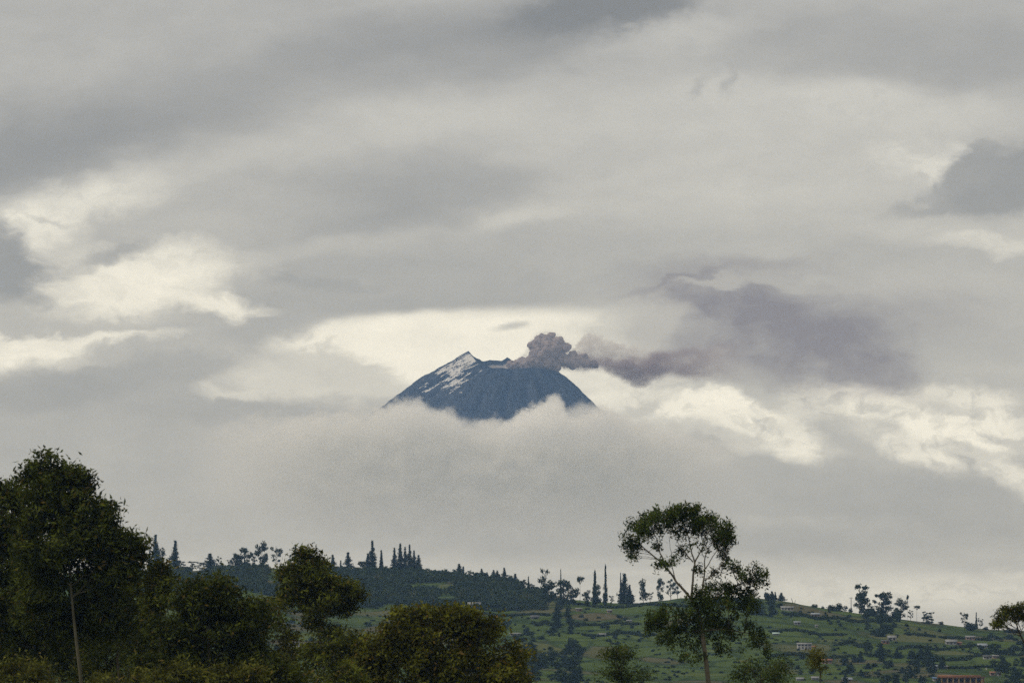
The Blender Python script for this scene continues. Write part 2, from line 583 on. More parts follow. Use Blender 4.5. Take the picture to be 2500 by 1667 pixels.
M['wall_grey'] = plain_mat('wall_grey', (0.24, 0.24, 0.24), (0.34, 0.33, 0.32), 0.8)
M['wall_brick'] = plain_mat('wall_brick', (0.26, 0.13, 0.07), (0.36, 0.19, 0.10), 0.9)
M['wall_ochre'] = plain_mat('wall_ochre', (0.22, 0.16, 0.07), (0.30, 0.22, 0.10), 0.9)
M['roof_pale'] = plain_mat('roof_pale', (0.20, 0.20, 0.20), (0.31, 0.31, 0.30), 0.6)
M['roof_zinc'] = plain_mat('roof_zinc', (0.26, 0.29, 0.33), (0.36, 0.39, 0.43), 0.6)
M['roof_tile'] = plain_mat('roof_tile', (0.24, 0.11, 0.06), (0.34, 0.16, 0.085), 0.7)
M['roof_dark'] = plain_mat('roof_dark', (0.08, 0.085, 0.09), (0.14, 0.14, 0.14), 0.7)
M['roof_green'] = plain_mat('roof_green', (0.42, 0.56, 0.50), (0.54, 0.66, 0.60), 0.7)
M['roof_blue'] = plain_mat('roof_blue', (0.10, 0.17, 0.30), (0.16, 0.24, 0.38), 0.7)
M['glass_dark'] = plain_mat('glass_dark', (0.02, 0.022, 0.026), (0.04, 0.042, 0.046), 0.7, 0.25)
M['wood_dark'] = plain_mat('wood_dark', (0.06, 0.045, 0.03), (0.10, 0.075, 0.05), 1.0)
M['pole_grey'] = plain_mat('pole_grey', (0.14, 0.13, 0.12), (0.22, 0.21, 0.19), 1.0)
M['pole_white'] = plain_mat('pole_white', (0.5, 0.49, 0.46), (0.6, 0.58, 0.55), 1.0)


def hill_mat():
    m, gg, out = new_mat('hill_fields')
    tcn = gg.n('ShaderNodeTexCoord')
    pos = tcn.outputs['Object']
    wob = gg.vmath('ADD', pos, gg.vmath('MULTIPLY', gg.vmath('SUBTRACT', gg.noise(pos, 0.02, 3, 0.6, 0, True), (0.5, 0.5, 0.5)), (30, 30, 0)))
    mp = gg.n('ShaderNodeMapping')
    gg.link(wob, mp.inputs['Vector'])
    mp.inputs['Rotation'].default_value = (0, 0, 0.2)
    mp.inputs['Scale'].default_value = (1 / 26.0, 1 / 62.0, 0.0)
    vo = gg.n('ShaderNodeTexVoronoi')
    gg.link(mp.outputs[0], vo.inputs['Vector'])
    vo.inputs['Scale'].default_value = 1.0
    sep = gg.n('ShaderNodeSeparateColor')
    gg.link(vo.outputs['Color'], sep.inputs[0])
    ramp = gg.n('ShaderNodeValToRGB')
    gg.link(sep.outputs[0], ramp.inputs[0])
    el_ = ramp.color_ramp.elements
    el_[0].position, el_[0].color = 0.0, (0.062, 0.088, 0.022, 1)
    el_[1].position, el_[1].color = 1.0, (0.092, 0.094, 0.042, 1)
    for p_, c_ in [(0.3, (0.078, 0.108, 0.026, 1)), (0.5, (0.062, 0.088, 0.024, 1)), (0.7, (0.092, 0.114, 0.032, 1)), (0.86, (0.095, 0.084, 0.048, 1))]:
        e = el_.new(p_)
        e.color = c_
    # uneven growth, scrub and bare earth
    n1 = gg.noise(pos, 0.03, 6, 0.65)
    col = gg.mixc(gg.smooth(n1, 0.48, 0.66, 0, 0.8), ramp.outputs[0], (0.030, 0.050, 0.020, 1))
    n2 = gg.noise(gg.vmath('MULTIPLY', pos, (0.035, 0.012, 0.0)), 1.0, 6, 0.7)
    col = gg.mixc(gg.smooth(n2, 0.60, 0.72, 0, 0.7), col, (0.17, 0.125, 0.075, 1))
    ve = gg.n('ShaderNodeTexVoronoi', feature='DISTANCE_TO_EDGE')
    gg.link(mp.outputs[0], ve.inputs['Vector'])
    ve.inputs['Scale'].default_value = 1.0
    col = gg.mixc(gg.smooth(ve.outputs['Distance'], 0.09, 0.0, 0, 0.75), col, (0.026, 0.042, 0.018, 1))
    n3 = gg.noise(pos, 0.35, 4, 0.7)
    sc3 = gg.vmath('SCALE', col)
    gg.link(gg.math('MULTIPLY_ADD', n3, 1.3, 0.55), sc3.node.inputs['Scale'])
    b = gg.n('ShaderNodeBsdfDiffuse')
    gg.link(sc3, b.inputs[0])
    bn = gg.n('ShaderNodeBump')
    bn.inputs['Strength'].default_value = 0.8
    bn.inputs['Distance'].default_value = 2.0
    gg.link(n3, bn.inputs['Height'])
    gg.link(bn.outputs[0], b.inputs['Normal'])
    gg.link(b.outputs[0], out.inputs[0])
    return m


M['hill'] = hill_mat()
M['ground'] = plain_mat('valley_ground', (0.035, 0.055, 0.02), (0.075, 0.075, 0.035), 0.02, 0.95)

# ------------------------------------------------------------------ ground and hillside
GROUND_Z = -23.0


def ground_z(y):
    return np.interp(y, [-400, 20, 60, 120, 220, 9000], [-1.7, -1.7, -4.5, -11, GROUND_Z, GROUND_Z])


gx = np.linspace(-4500, 4500, 46)
gy = np.concatenate([np.linspace(-400, 300, 36), np.linspace(400, 8800, 40)])
GX, GY = np.meshgrid(gx, gy)
V = np.stack([GX, GY, ground_z(GY)], -1).reshape(-1, 3)
nx, ny = len(gx), len(gy)
ii = np.arange(nx * ny).reshape(ny, nx)


def grid_quads(ii):
    return np.stack([ii[:-1, :-1], ii[:-1, 1:], ii[1:, 1:], ii[1:, :-1]], -1).reshape(-1, 4)


tag(link_mesh('ground', mesh_np('ground', V, grid_quads(ii), M['ground'], True)), kind='structure')

RIDGE = np.array([(-3000, 1460), (0, 1400), (430, 1393), (692, 1387), (800, 1394), (944, 1396), (1084, 1401), (1154, 1405), (1230, 1416),
                  (1316, 1440), (1400, 1462), (1493, 1469), (1551, 1471), (1629, 1465), (1658, 1459), (1760, 1456), (1852, 1459),
                  (1897, 1465), (1938, 1471), (1952, 1475), (2003, 1483), (2063, 1491), (2088, 1494), (2227, 1511), (2286, 1519),
                  (2337, 1528), (2388, 1534), (2422, 1536), (2500, 1538), (3000, 1562), (6000, 1650)], float)
FTOP = np.array([(-3000, 1500), (0, 1452), (600, 1447), (650, 1450), (730, 1480), (967, 1483), (1178, 1481), (1306, 1485), (1400, 1476),
                 (1500, 1474), (1560, 1475), (6000, 1655)], float)


def hill_ctrl(u):
    vr = np.interp(u, RIDGE[:, 0], RIDGE[:, 1])
    vf = np.maximum(np.interp(u, FTOP[:, 0], FTOP[:, 1]), vr + 3)
    vf = np.where(np.asarray(u) > 1560, vr + 3, vf)
    return vr, vf


def hill_Y(u, v):
    vr, vf = hill_ctrl(u)
    Yr = 2450 + (vf - vr) * 4.0
    return float(np.interp(-v, [-1800, -1690, -1622, -vf, -vr], [1250, 1700, 2000, 2450, Yr]))


def hill_z(u, Y):
    u = np.asarray(u, float)
    Y = np.asarray(Y, float)
    vr, vf = hill_ctrl(u)
    Yr = 2450 + (vf - vr) * 4.0
    # elevation row as function of Y (vectorised piecewise linear)
    Ys = [np.full_like(u, 900.0), np.full_like(u, 1250.0), np.full_like(u, 1700.0), np.full_like(u, 2000.0), np.full_like(u, 2450.0), Yr]
    zs = [np.full_like(u, GROUND_Z - 0.8), None, None, None, None, None]
    for k, vv in ((1, np.full_like(u, 1880.0)), (2, np.full_like(u, 1690.0)), (3, np.full_like(u, 1622.0)), (4, vf), (5, vr)):
        y_ = -(vv - 833.5) / F
        zs[k] = (sp_ + y_ * cp) / (cp - y_ * sp_) * Ys[k]
    z = np.where(Y <= Ys[0], zs[0], 0.0)
    for k in range(5):
        t = np.clip((Y - Ys[k]) / (Ys[k + 1] - Ys[k]), 0, 1)
        seg = zs[k] + (zs[k + 1] - zs[k]) * t
        z = np.where((Y > Ys[k]) & (Y <= Ys[k + 1]), seg, z)
    back = zs[5] - (Y - Yr) * 0.10 - np.maximum(Y - Yr, 0) ** 2 * 0.0002
    z = np.where(Y > Yr, np.maximum(back, GROUND_Z - 0.8), z)
    x = (u - 1250) / F * Y
    bump = (fbm(np.stack([x * 0.02, Y * 0.012, np.zeros_like(x)], -1), 4, 5) - 0.5) * 2.0
    w = np.clip((Y - 1000) / 500, 0, 1) * np.clip((4200 - Y) / 500, 0, 1)
    return z + bump * 1.6 * w


hu = np.linspace(-3000, 5600, 560)
hY = np.concatenate([np.linspace(850, 1600, 24), np.linspace(1620, 2950, 210), np.linspace(2980, 4000, 16)])
HU, HY = np.meshgrid(hu, hY)
HZ = hill_z(HU, HY)
V = np.stack([(HU - 1250) / F * HY, HY, HZ], -1).reshape(-1, 3)
ii = np.arange(len(hu) * len(hY)).reshape(len(hY), len(hu))
tag(link_mesh('hillside', mesh_np('hillside', V, grid_quads(ii), M['hill'], True)), kind='structure')


def hill_pt(u, v):
    Y = hill_Y(u, v)
    return np.array([(u - 1250) / F * Y, Y, float(hill_z(np.array([u]), np.array([Y]))[0])])


# ------------------------------------------------------------------ volcano
VY = 10000.0
PM = pxm(VY)


def build_volcano():
    cu = 1252.0
    c = at(cu, 905, VY)
    nth, nr = 620, 260
    th = np.linspace(0, 2 * np.pi, nth, endpoint=False)
    # rim height (photo rows) and rim radius round the crater; theta 0 = right, 90 = back, 180 = left, 270 = front
    deg = [0, 30, 60, 75, 90, 97, 104, 118, 133, 150, 165, 180, 190, 200, 210, 222, 240, 270, 300, 330, 360]
    row = [909, 900, 887, 881, 874, 865, 873, 871, 875, 867, 860, 859, 862, 869, 880, 893, 904, 908, 905, 907, 909]
    rimv = np.interp(np.degrees(th), deg, row)
    rimv += (fbm(np.stack([np.cos(th) * 9, np.sin(th) * 9, th * 0], -1), 3, 3) - 0.5) * 5
    zr = np.array([zat(v, VY) for v in rimv])
    R = 108 * PM * (1 + 0.05 * (fbm(np.stack([np.cos(th) * 3, np.sin(th) * 3, th * 0], -1), 3, 9) - 0.5))
    slope = np.interp(np.degrees(th), [0, 60, 130, 180, 230, 300, 360], [0.93, 0.8, 0.66, 0.66, 0.66, 0.85, 0.93])
    s = np.concatenate([np.linspace(-1, 0, 60), np.linspace(0, 1, nr - 60 + 1)[1:]])
    TH, S = np.meshgrid(th, s)
    Rg = np.broadcast_to(R, TH.shape)
    ZR = np.broadcast_to(zr, TH.shape)
    SL = np.broadcast_to(slope, TH.shape)
    rout = np.interp(np.degrees(TH), [0, 90, 170, 215, 280, 360], [200, 230, 300, 300, 230, 200]) * PM * S
    r = np.where(S < 0, Rg * (1 + S * 0.98), Rg + rout)
    bowl = zat(935, VY)
    t = -S
    zin = ZR + (bowl - ZR) * (1 - (1 - np.clip(t, 0, 1)) ** 2.2)
    # gullies running down the flanks
    gx_ = np.stack([np.cos(TH) * 16 + S * 1.2, np.sin(TH) * 16, S * 2.5], -1)
    gully = (fbm(gx_, 5, 31) - 0.5)
    ro = rout - 6 * PM * (1 - np.exp(-rout / (9 * PM)))
    zo = ZR - SL * 1.03 * ro * (1.0 - 0.04 * S) + gully * 24 * np.clip(S * 5, 0, 1) * PM / 0.84
    fineb = (fbm(np.stack([r * np.cos(TH) * 0.09, r * np.sin(TH) * 0.09, S * 3], -1), 4, 77) - 0.5) * 5
    z = np.where(S < 0, zin + fineb * 0.6, zo + fineb * np.clip(S * 12, 0.15, 1))
    X = c[0] + r * np.cos(TH)
    Yw = c[1] + r * np.sin(TH)
    V = np.stack([X, Yw, z], -1)
    ii = np.arange(V.shape[0] * nth).reshape(V.shape[0], nth)
    ii2 = np.concatenate([ii, ii[:, :1]], 1)
    Q = grid_quads(ii2)
    # snow: streaked patches high on the left shoulder, thin scraps below, ash-grey crater wall
    d = np.degrees(TH)
    mid = np.exp(-((d - 204) / 19.0) ** 2)
    up = np.clip(1 - S / 0.50, 0, 1)
    st = fbm(np.stack([np.cos(TH + S * .45) * 46, np.sin(TH + S * .45) * 46, S * 12], -1), 5, 51)
    big = fbm(np.stack([np.cos(TH) * 9, np.sin(TH) * 9, S * 9], -1), 3, 61)
    fleck = np.exp(-((d - 226) / 14.0) ** 2 - ((S - 0.30) / 0.16) ** 2)
    snow = (st - 0.5) * 7.5 + (big - 0.5) * 2.0 + 2.85 * mid * up ** 0.7 + 1.3 * fleck - 1.30
    snow = np.where((S > 0.0) & (S < 0.6), snow - np.clip((d - 236) / 8, 0, 3), -1)
    snow = np.clip(snow * 0.9, 0, 0.85)
    ash = np.where(S < 0, 1.0, 0.0) * np.clip(1.25 - np.abs(d - 120) / 70, 0, 1) * (0.85 + 0.9 * (fbm(np.stack([X * 0.05, z * 0.05, Yw * 0.05], -1), 4, 8) - 0.35)) * np.clip((-S - 0.06) * 14, 0, 1)
    mask = np.clip(snow, 0, 1).astype(np.float32).ravel()
    amask = np.clip(ash, 0, 1).astype(np.float32).ravel()
    m, gg, out = new_mat('volcano_rock_hazed')
    tcn = gg.n('ShaderNodeTexCoord')
    pos = tcn.outputs['Object']
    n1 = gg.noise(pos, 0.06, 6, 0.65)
    at3 = gg.n('ShaderNodeAttribute', attribute_name='gully')  # shade put into the colour: gully hollows darker, crests paler
    hazed_rock = gg.mixc(gg.smooth(gg.math('MULTIPLY_ADD', n1, 0.5, gg.math('MULTIPLY', at3.outputs['Fac'], 0.6)), 0.40, 0.70), (0.014, 0.022, 0.052, 1), (0.046, 0.056, 0.088, 1))  # blue of the distant haze mixed into the rock colours
    at_ = gg.n('ShaderNodeAttribute', attribute_name='snow_cover')
    brk = gg.math('MULTIPLY_ADD', gg.math('SUBTRACT', gg.noise(pos, 0.30, 5, 0.7), 0.5), 2.2, at_.outputs['Fac'])
    col = gg.mixc(gg.smooth(brk, 0.28, 0.85), hazed_rock, (0.70, 0.70, 0.72, 1))
    at2 = gg.n('ShaderNodeAttribute', attribute_name='ash_cover')
    brk2 = gg.math('MULTIPLY_ADD', gg.math('SUBTRACT', gg.noise(pos, 0.12, 4, 0.7), 0.5), 0.9, at2.outputs['Fac'])
    col = gg.mixc(gg.smooth(brk2, 0.25, 0.95), col, (0.40, 0.38, 0.39, 1))
    b = gg.n('ShaderNodeBsdfDiffuse')
    gg.link(col, b.inputs[0])
    gg.link(b.outputs[0], out.inputs[0])
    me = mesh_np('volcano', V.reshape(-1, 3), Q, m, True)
    a = me.attributes.new('snow_cover', 'FLOAT', 'POINT')
    a.data.foreach_set('value', mask)
    a = me.attributes.new('gully', 'FLOAT', 'POINT')
    a.data.foreach_set('value', (gully + 0.5).astype(np.float32).ravel())
    a = me.attributes.new('ash_cover', 'FLOAT', 'POINT')
    a.data.foreach_set('value', amask)
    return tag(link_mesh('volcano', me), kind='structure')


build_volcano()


# ------------------------------------------------------------------ lumpy cloud bodies (closed meshes made of many puffs)
ICO = {}


def ico(sub):
    if sub in ICO:
        return ICO[sub]
    import bmesh
    bm = bmesh.new()
    bmesh.ops.create_icosphere(bm, subdivisions=sub, radius=1.0)
    Vv = np.array([v.co[:] for v in bm.verts])
    Tt = np.array([[v.index for v in f.verts] for f in bm.faces])
    bm.free()
    ICO[sub] = (Vv, Tt)
    return ICO[sub]


def puff_mesh(name, puffs, voxel, mat, seed, child=5, smooth=True, disp=0.0, child_up=0.3, noise_size=20.0):
    """puffs: (x,y,z,rx,ry,rz). Each gets smaller billows on its surface; all fused by a voxel remesh."""
    rng = np.random.default_rng(seed)
    Vs, Ts, n = [], [], 0
    Vi, Ti = ico(3)
    for (x, y, z, rx, ry, rz) in puffs:
        allp = [(np.array([x, y, z]), np.array([rx, ry, rz]))]
        for k in range(child):
            d = rng.normal(size=3)
            d[2] += child_up
            d /= np.linalg.norm(d)
            f = rng.uniform(0.32, 0.58)
            rr = np.array([rx, ry, rz])
            allp.append((np.array([x, y, z]) + d * rr * 0.82, np.full(3, min(rx, rz, ry) * f) * np.array([1.1, 1.1, 1.0])))
        for c, r in allp:
            nz = 1 + (fbm(Vi * 1.7 + rng.uniform(0, 50, 3), 3, seed) - 0.5) * 0.5
            Vs.append(c + Vi * r * nz[:, None])
            Ts.append(Ti + n)
            n += len(Vi)
    me = mesh_np(name, np.concatenate(Vs), None, mat, smooth, np.concatenate(Ts))
    o = link_mesh(name, me)
    md = o.modifiers.new('fuse', 'REMESH')
    md.mode = 'VOXEL'
    md.voxel_size = voxel
    md.use_smooth_shade = True
    if disp:
        tx = bpy.data.textures.new(name + '_noise', 'CLOUDS')
        tx.noise_scale = noise_size
        tx.noise_depth = 4
        dm = o.modifiers.new('billow', 'DISPLACE')
        dm.texture = tx
        dm.texture_coords = 'GLOBAL'
        dm.strength = disp
        dm.mid_level = 0.5
    return o


def px_puff(u, v, Y, r, sy=1.0, sx=1.0, sz=1.0):
    p = at(u, v, Y)
    q = r * pxm(Y)
    return (p[0], p[1], p[2], q * sx, q * sy, q * sz)


def vol_mat(name, color, density, absorb=(1, 1, 1), aniso=0.0):
    m, gg, out = new_mat(name)
    pv = gg.n('ShaderNodeVolumePrincipled')
    pv.inputs['Color'].default_value = (*color, 1)
    pv.inputs['Density'].default_value = density
    pv.inputs['Absorption Color'].default_value = (*absorb, 1)
    pv.inputs['Anisotropy'].default_value = aniso
    gg.link(pv.outputs[0], out.inputs['Volume'])
    return m


# ash column: dense cauliflower head over the crater
m_ash, gg, out = new_mat('ash_billow')
tcn = gg.n('ShaderNodeTexCoord')
n1 = gg.noise(tcn.outputs['Object'], 0.12, 5, 0.65)
acol = gg.mixc(gg.smooth(n1, 0.35, 0.65), (0.25, 0.205, 0.215, 1), (0.40, 0.335, 0.335, 1))
b = gg.n('ShaderNodeBsdfDiffuse')
gg.link(acol, b.inputs[0])
gg.link(b.outputs[0], out.inputs[0])
AY = 9985.0
col_puffs = [px_puff(*t) for t in [
    (1326, 832, AY, 17), (1360, 838, AY, 15), (1309, 848, AY - 6, 17), (1378, 850, AY, 13), (1345, 856, AY - 10, 22), (1316, 868, AY - 10, 20),
    (1298, 882, AY - 5, 18), (1274, 886, AY, 14), (1258, 893, AY, 12), (1330, 886, AY - 8, 22), (1370, 876, AY, 16), (1300, 898, AY, 14),
    (1345, 822, AY + 8, 10), (1288, 893, AY - 10, 14), (1355, 893, AY, 16), (1394, 885, AY, 14), (1412, 880, AY + 6, 13), (1432, 887, AY + 10, 11), (1246, 891, AY, 10), (1424, 872, AY + 12, 9), (1398, 866, AY + 4, 9), (1452, 890, AY + 12, 9)]]
ash_col = puff_mesh('ash_column', col_puffs, 1.1, m_ash, 4, child=10, disp=4.0, noise_size=6.0, child_up=0.35)
tag(ash_col, 'dark brownish billowing ash column rising out of the volcano crater', 'ash cloud')

# volumes with their own uneven density: soft ash drift and the cloud bank the slopes stand in
def uneven_volume(name, u0, u1, v0, v1, y0, y1, color, absorb, dens, top, bottom, sides, noise_px, noise_amp, edge, seed, step, base_noise=0.0, squash=1.0):
    """closed box holding vapour; top and bottom: lists of (u, row) giving where the vapour starts and ends"""
    Yc = (y0 + y1) / 2
    a, b = at(u0, v1, Yc), at(u1, v0, Yc)
    m, gg, out = new_mat(name)
    tcn = gg.n('ShaderNodeTexCoord')
    sp = gg.n('ShaderNodeSeparateXYZ')
    gg.link(tcn.outputs['Object'], sp.inputs[0])
    s = pxm(Yc)
    W, H = (u1 - u0), (v1 - v0)
    un = gg.math('MULTIPLY_ADD', sp.outputs[0], 1 / (s * W), 0.5)              # 0..1 across
    vpx = gg.math('MULTIPLY_ADD', sp.outputs[2], -1 / (s * 1.0), H / 2)        # rows below the box top

    def curve(pts):
        fc = gg.n('ShaderNodeFloatCurve')
        c = fc.mapping.curves[0]
        pts = [((u - u0) / W, (v - v0) / H) for u, v in pts]
        c.points[0].location = pts[0]
        c.points[1].location = pts[-1]
        for q in pts[1:-1]:
            c.points.new(*q)
        fc.mapping.update()
        gg.link(un, fc.inputs['Value'])
        return gg.math('MULTIPLY', fc.outputs[0], H)
    mp = gg.n('ShaderNodeMapping')
    gg.link(tcn.outputs['Object'], mp.inputs['Vector'])
    mp.inputs['Location'].default_value = (seed * 31.0, seed * 17.0, seed * 5.0)
    mp.inputs['Scale'].default_value = (squash, 1, 1)
    nz = gg.noise(mp.outputs[0], 1.0 / (noise_px * s), 6, 0.6)
    off = gg.math('MULTIPLY', gg.math('SUBTRACT', nz, 0.5), noise_amp)
    d = gg.smooth(gg.math('ADD', gg.math('SUBTRACT', vpx, curve(top)), off), 0.0, edge)
    e = gg.smooth(gg.math('ADD', gg.math('SUBTRACT', curve(bottom), vpx), off), 0.0, bottom_soft(bottom))
    d = gg.math('MULTIPLY', d, e)
    d = gg.math('MULTIPLY', d, gg.smooth(un, 0.0, sides[0]))
    d = gg.math('MULTIPLY', d, gg.smooth(un, 1.0, 1 - sides[1]))
    yy = gg.math('ABSOLUTE', gg.math('MULTIPLY', sp.outputs[1], 2 / (y1 - y0)))
    yy = gg.math('MULTIPLY_ADD', gg.math('SUBTRACT', nz, 0.5), 1.2, yy)
    d = gg.math('MULTIPLY', d, gg.smooth(yy, 1.0, 0.6))
    if base_noise:
        d = gg.math('MULTIPLY', d, gg.smooth(nz, 0.5 - base_noise, 0.5 + base_noise))
    pv = gg.n('ShaderNodeVolumePrincipled')
    pv.inputs['Color'].default_value = (*color, 1)
    pv.inputs['Absorption Color'].default_value = (*absorb, 1)
    gg.link(gg.math('MULTIPLY', d, dens), pv.inputs['Density'])
    gg.link(pv.outputs[0], out.inputs['Volume'])
    m.cycles.volume_step_rate = step
    c = (a + b) / 2
    hw, hh = s * W / 2, s * H / 2
    o = link_mesh(name, box_mesh(name, -hw, hw, -(y1 - y0) / 2, (y1 - y0) / 2, -hh, hh, m), loc=(c[0], Yc, c[2]))
    tag(o, kind='stuff')
    return o


def bottom_soft(b):
    return b_soft[0]


b_soft = [40.0]


def box_mesh(name, x0, x1, y0, y1, z0, z1, mat):
    V = np.array([(x, y, z) for z in (z0, z1) for y in (y0, y1) for x in (x0, x1)], float)
    Q = np.array([(0, 2, 3, 1), (4, 5, 7, 6), (0, 1, 5, 4), (2, 6, 7, 3), (0, 4, 6, 2), (1, 3, 7, 5)])
    return mesh_np(name, V, Q, mat)


b_soft[0] = 26.0
uneven_volume('ash_drift', 1370, 1850, 770, 980, AY - 10, AY + 70, (0.55, 0.46, 0.475), (0, 0, 0), 0.11,
              [(1370, 856), (1410, 864), (1480, 872), (1540, 868), (1620, 852), (1700, 840), (1850, 810)],
              [(1370, 908), (1410, 910), (1480, 912), (1530, 936), (1560, 948), (1620, 925), (1700, 930), (1850, 950)],
              (0.01, 0.75), 30, 60, 24, 3, 0.14, base_noise=0.22, squash=0.6)
b_soft[0] = 20.0
uneven_volume('ash_haze', 1215, 1450, 790, 920, AY - 70, AY + 40, (0.66, 0.58, 0.58), (0.1, 0.1, 0.1), 0.014,
              [(1215, 895), (1250, 880), (1285, 850), (1300, 822), (1326, 806), (1362, 812), (1390, 834), (1415, 862), (1450, 872)],
              [(1215, 912), (1450, 908)], (0.1, 0.1), 14, 60, 14, 19, 0.14, base_noise=0.2)
b_soft[0] = 34.0
uneven_volume('ash_wisp', 1370, 1640, 770, 905, AY + 75, AY + 130, (0.84, 0.79, 0.78), (0.3, 0.3, 0.3), 0.10,
              [(1370, 880), (1405, 845), (1436, 812), (1470, 822), (1520, 838), (1640, 850)],
              [(1370, 900), (1640, 895)], (0.10, 0.5), 18, 80, 16, 8, 0.14, base_noise=0.2)
b_soft[0] = 150.0
CY = 9660.0
uneven_volume('cloud_bank', 420, 1860, 930, 1360, CY - 62, CY + 62, (0.980, 0.980, 0.976), (0, 0, 0), 0.046,
              [(420, 1040), (700, 1020), (850, 1006), (930, 998), (985, 980), (1030, 988), (1080, 1012), (1140, 1026), (1200, 1034), (1240, 1030), (1270, 1006), (1300, 998), (1325, 984), (1348, 972), (1372, 992),
               (1396, 1020), (1430, 1014), (1460, 1000), (1500, 1006), (1560, 1024), (1640, 1044), (1740, 1060), (1860, 1080)],
              [(420, 1240), (700, 1320), (1200, 1340), (1600, 1330), (1860, 1320)], (0.32, 0.24), 44, 190, 24, 5, 0.13, squash=0.8)
b_soft[0] = 50.0
uneven_volume('cloud_puff', 1190, 1560, 940, 1110, CY - 150, CY - 70, (1.0, 1.0, 0.99), (1, 1, 1), 0.060,
              [(1190, 1050), (1240, 1030), (1268, 1006), (1296, 998), (1322, 984), (1346, 976), (1372, 1002), (1400, 1024), (1440, 1010), (1480, 996), (1520, 1012), (1560, 1050)],
              [(1190, 1090), (1330, 1100), (1560, 1090)], (0.14, 0.30), 26, 110, 14, 11, 0.13)
b_soft[0] = 60.0
uneven_volume('cloud_mist', 820, 1520, 950, 1080, CY - 170, CY - 95, (0.98, 0.99, 1.0), (1, 1, 1), 0.028,
              [(820, 1000), (950, 985), (1020, 975), (1060, 990), (1150, 1015), (1240, 1025), (1330, 1010), (1400, 985), (1430, 975), (1520, 980)],
              [(820, 1078), (1520, 1078)], (0.25, 0.15), 26, 70, 30, 15, 0.14)


# ------------------------------------------------------------------ vegetation builders
def tube(path, radii, sides=7):
    path = np.asarray(path, float)
    n = len(path)
    t = np.gradient(path, axis=0)
    t /= np.linalg.norm(t, axis=1)[:, None] + 1e-9
    ref = np.array([0.0, 1.0, 0.0])
    a = np.cross(t, ref)
    bad = np.linalg.norm(a, axis=1) < 1e-3
    a[bad] = np.array([1.0, 0, 0])
    a /= np.linalg.norm(a, axis=1)[:, None]
    b = np.cross(t, a)
    ang = np.linspace(0, 2 * np.pi, sides, endpoint=False)
    ring = np.cos(ang)[None, :, None] * a[:, None, :] + np.sin(ang)[None, :, None] * b[:, None, :]
    V = path[:, None, :] + ring * np.asarray(radii)[:, None, None]
    ii = np.arange(n * sides).reshape(n, sides)
    ii = np.concatenate([ii, ii[:, :1]], 1)
    return V.reshape(-1, 3), grid_quads(ii)


def join(parts):
    Vs, Qs, n = [], [], 0
    for Vv, Qq in parts:
        Vs.append(Vv)
        Qs.append(Qq + n)
        n += len(Vv)
    return np.concatenate(Vs), np.concatenate(Qs)


def leaves(centers, n_each, spread, length, width, droop, rng, up=0.0):
    """diamond leaves hanging round cluster centres"""
    C = np.repeat(np.asarray(centers, float), n_each, axis=0)
    n = len(C)
    C = C + rng.normal(size=(n, 3)) * np.asarray(spread)
    d = rng.normal(size=(n, 3))
    d[:, 2] = d[:, 2] * 0.7 - droop + up
    d /= np.linalg.norm(d, axis=1)[:, None]
    s = np.cross(d, rng.normal(size=(n, 3)))
    s /= np.linalg.norm(s, axis=1)[:, None] + 1e-9
    l = length * rng.uniform(0.6, 1.35, n)[:, None]
    w = width * rng.uniform(0.6, 1.35, n)[:, None]
    nrm = np.cross(d, s)
    V = np.stack([C - d * l * 0.5, C + s * w * 0.5 + nrm * w * 0.15, C + d * l * 0.5, C - s * w * 0.5 + nrm * w * 0.15], 1).reshape(-1, 3)
    Q = np.arange(n * 4).reshape(-1, 4)
    return V, Q


def bez(p0, p1, bend, n=7):
    p0, p1 = np.asarray(p0, float), np.asarray(p1, float)
    t = np.linspace(0, 1, n)[:, None]
    m = (p0 + p1) / 2 + np.asarray(bend, float)
    return (1 - t) ** 2 * p0 + 2 * t * (1 - t) * m + t ** 2 * p1


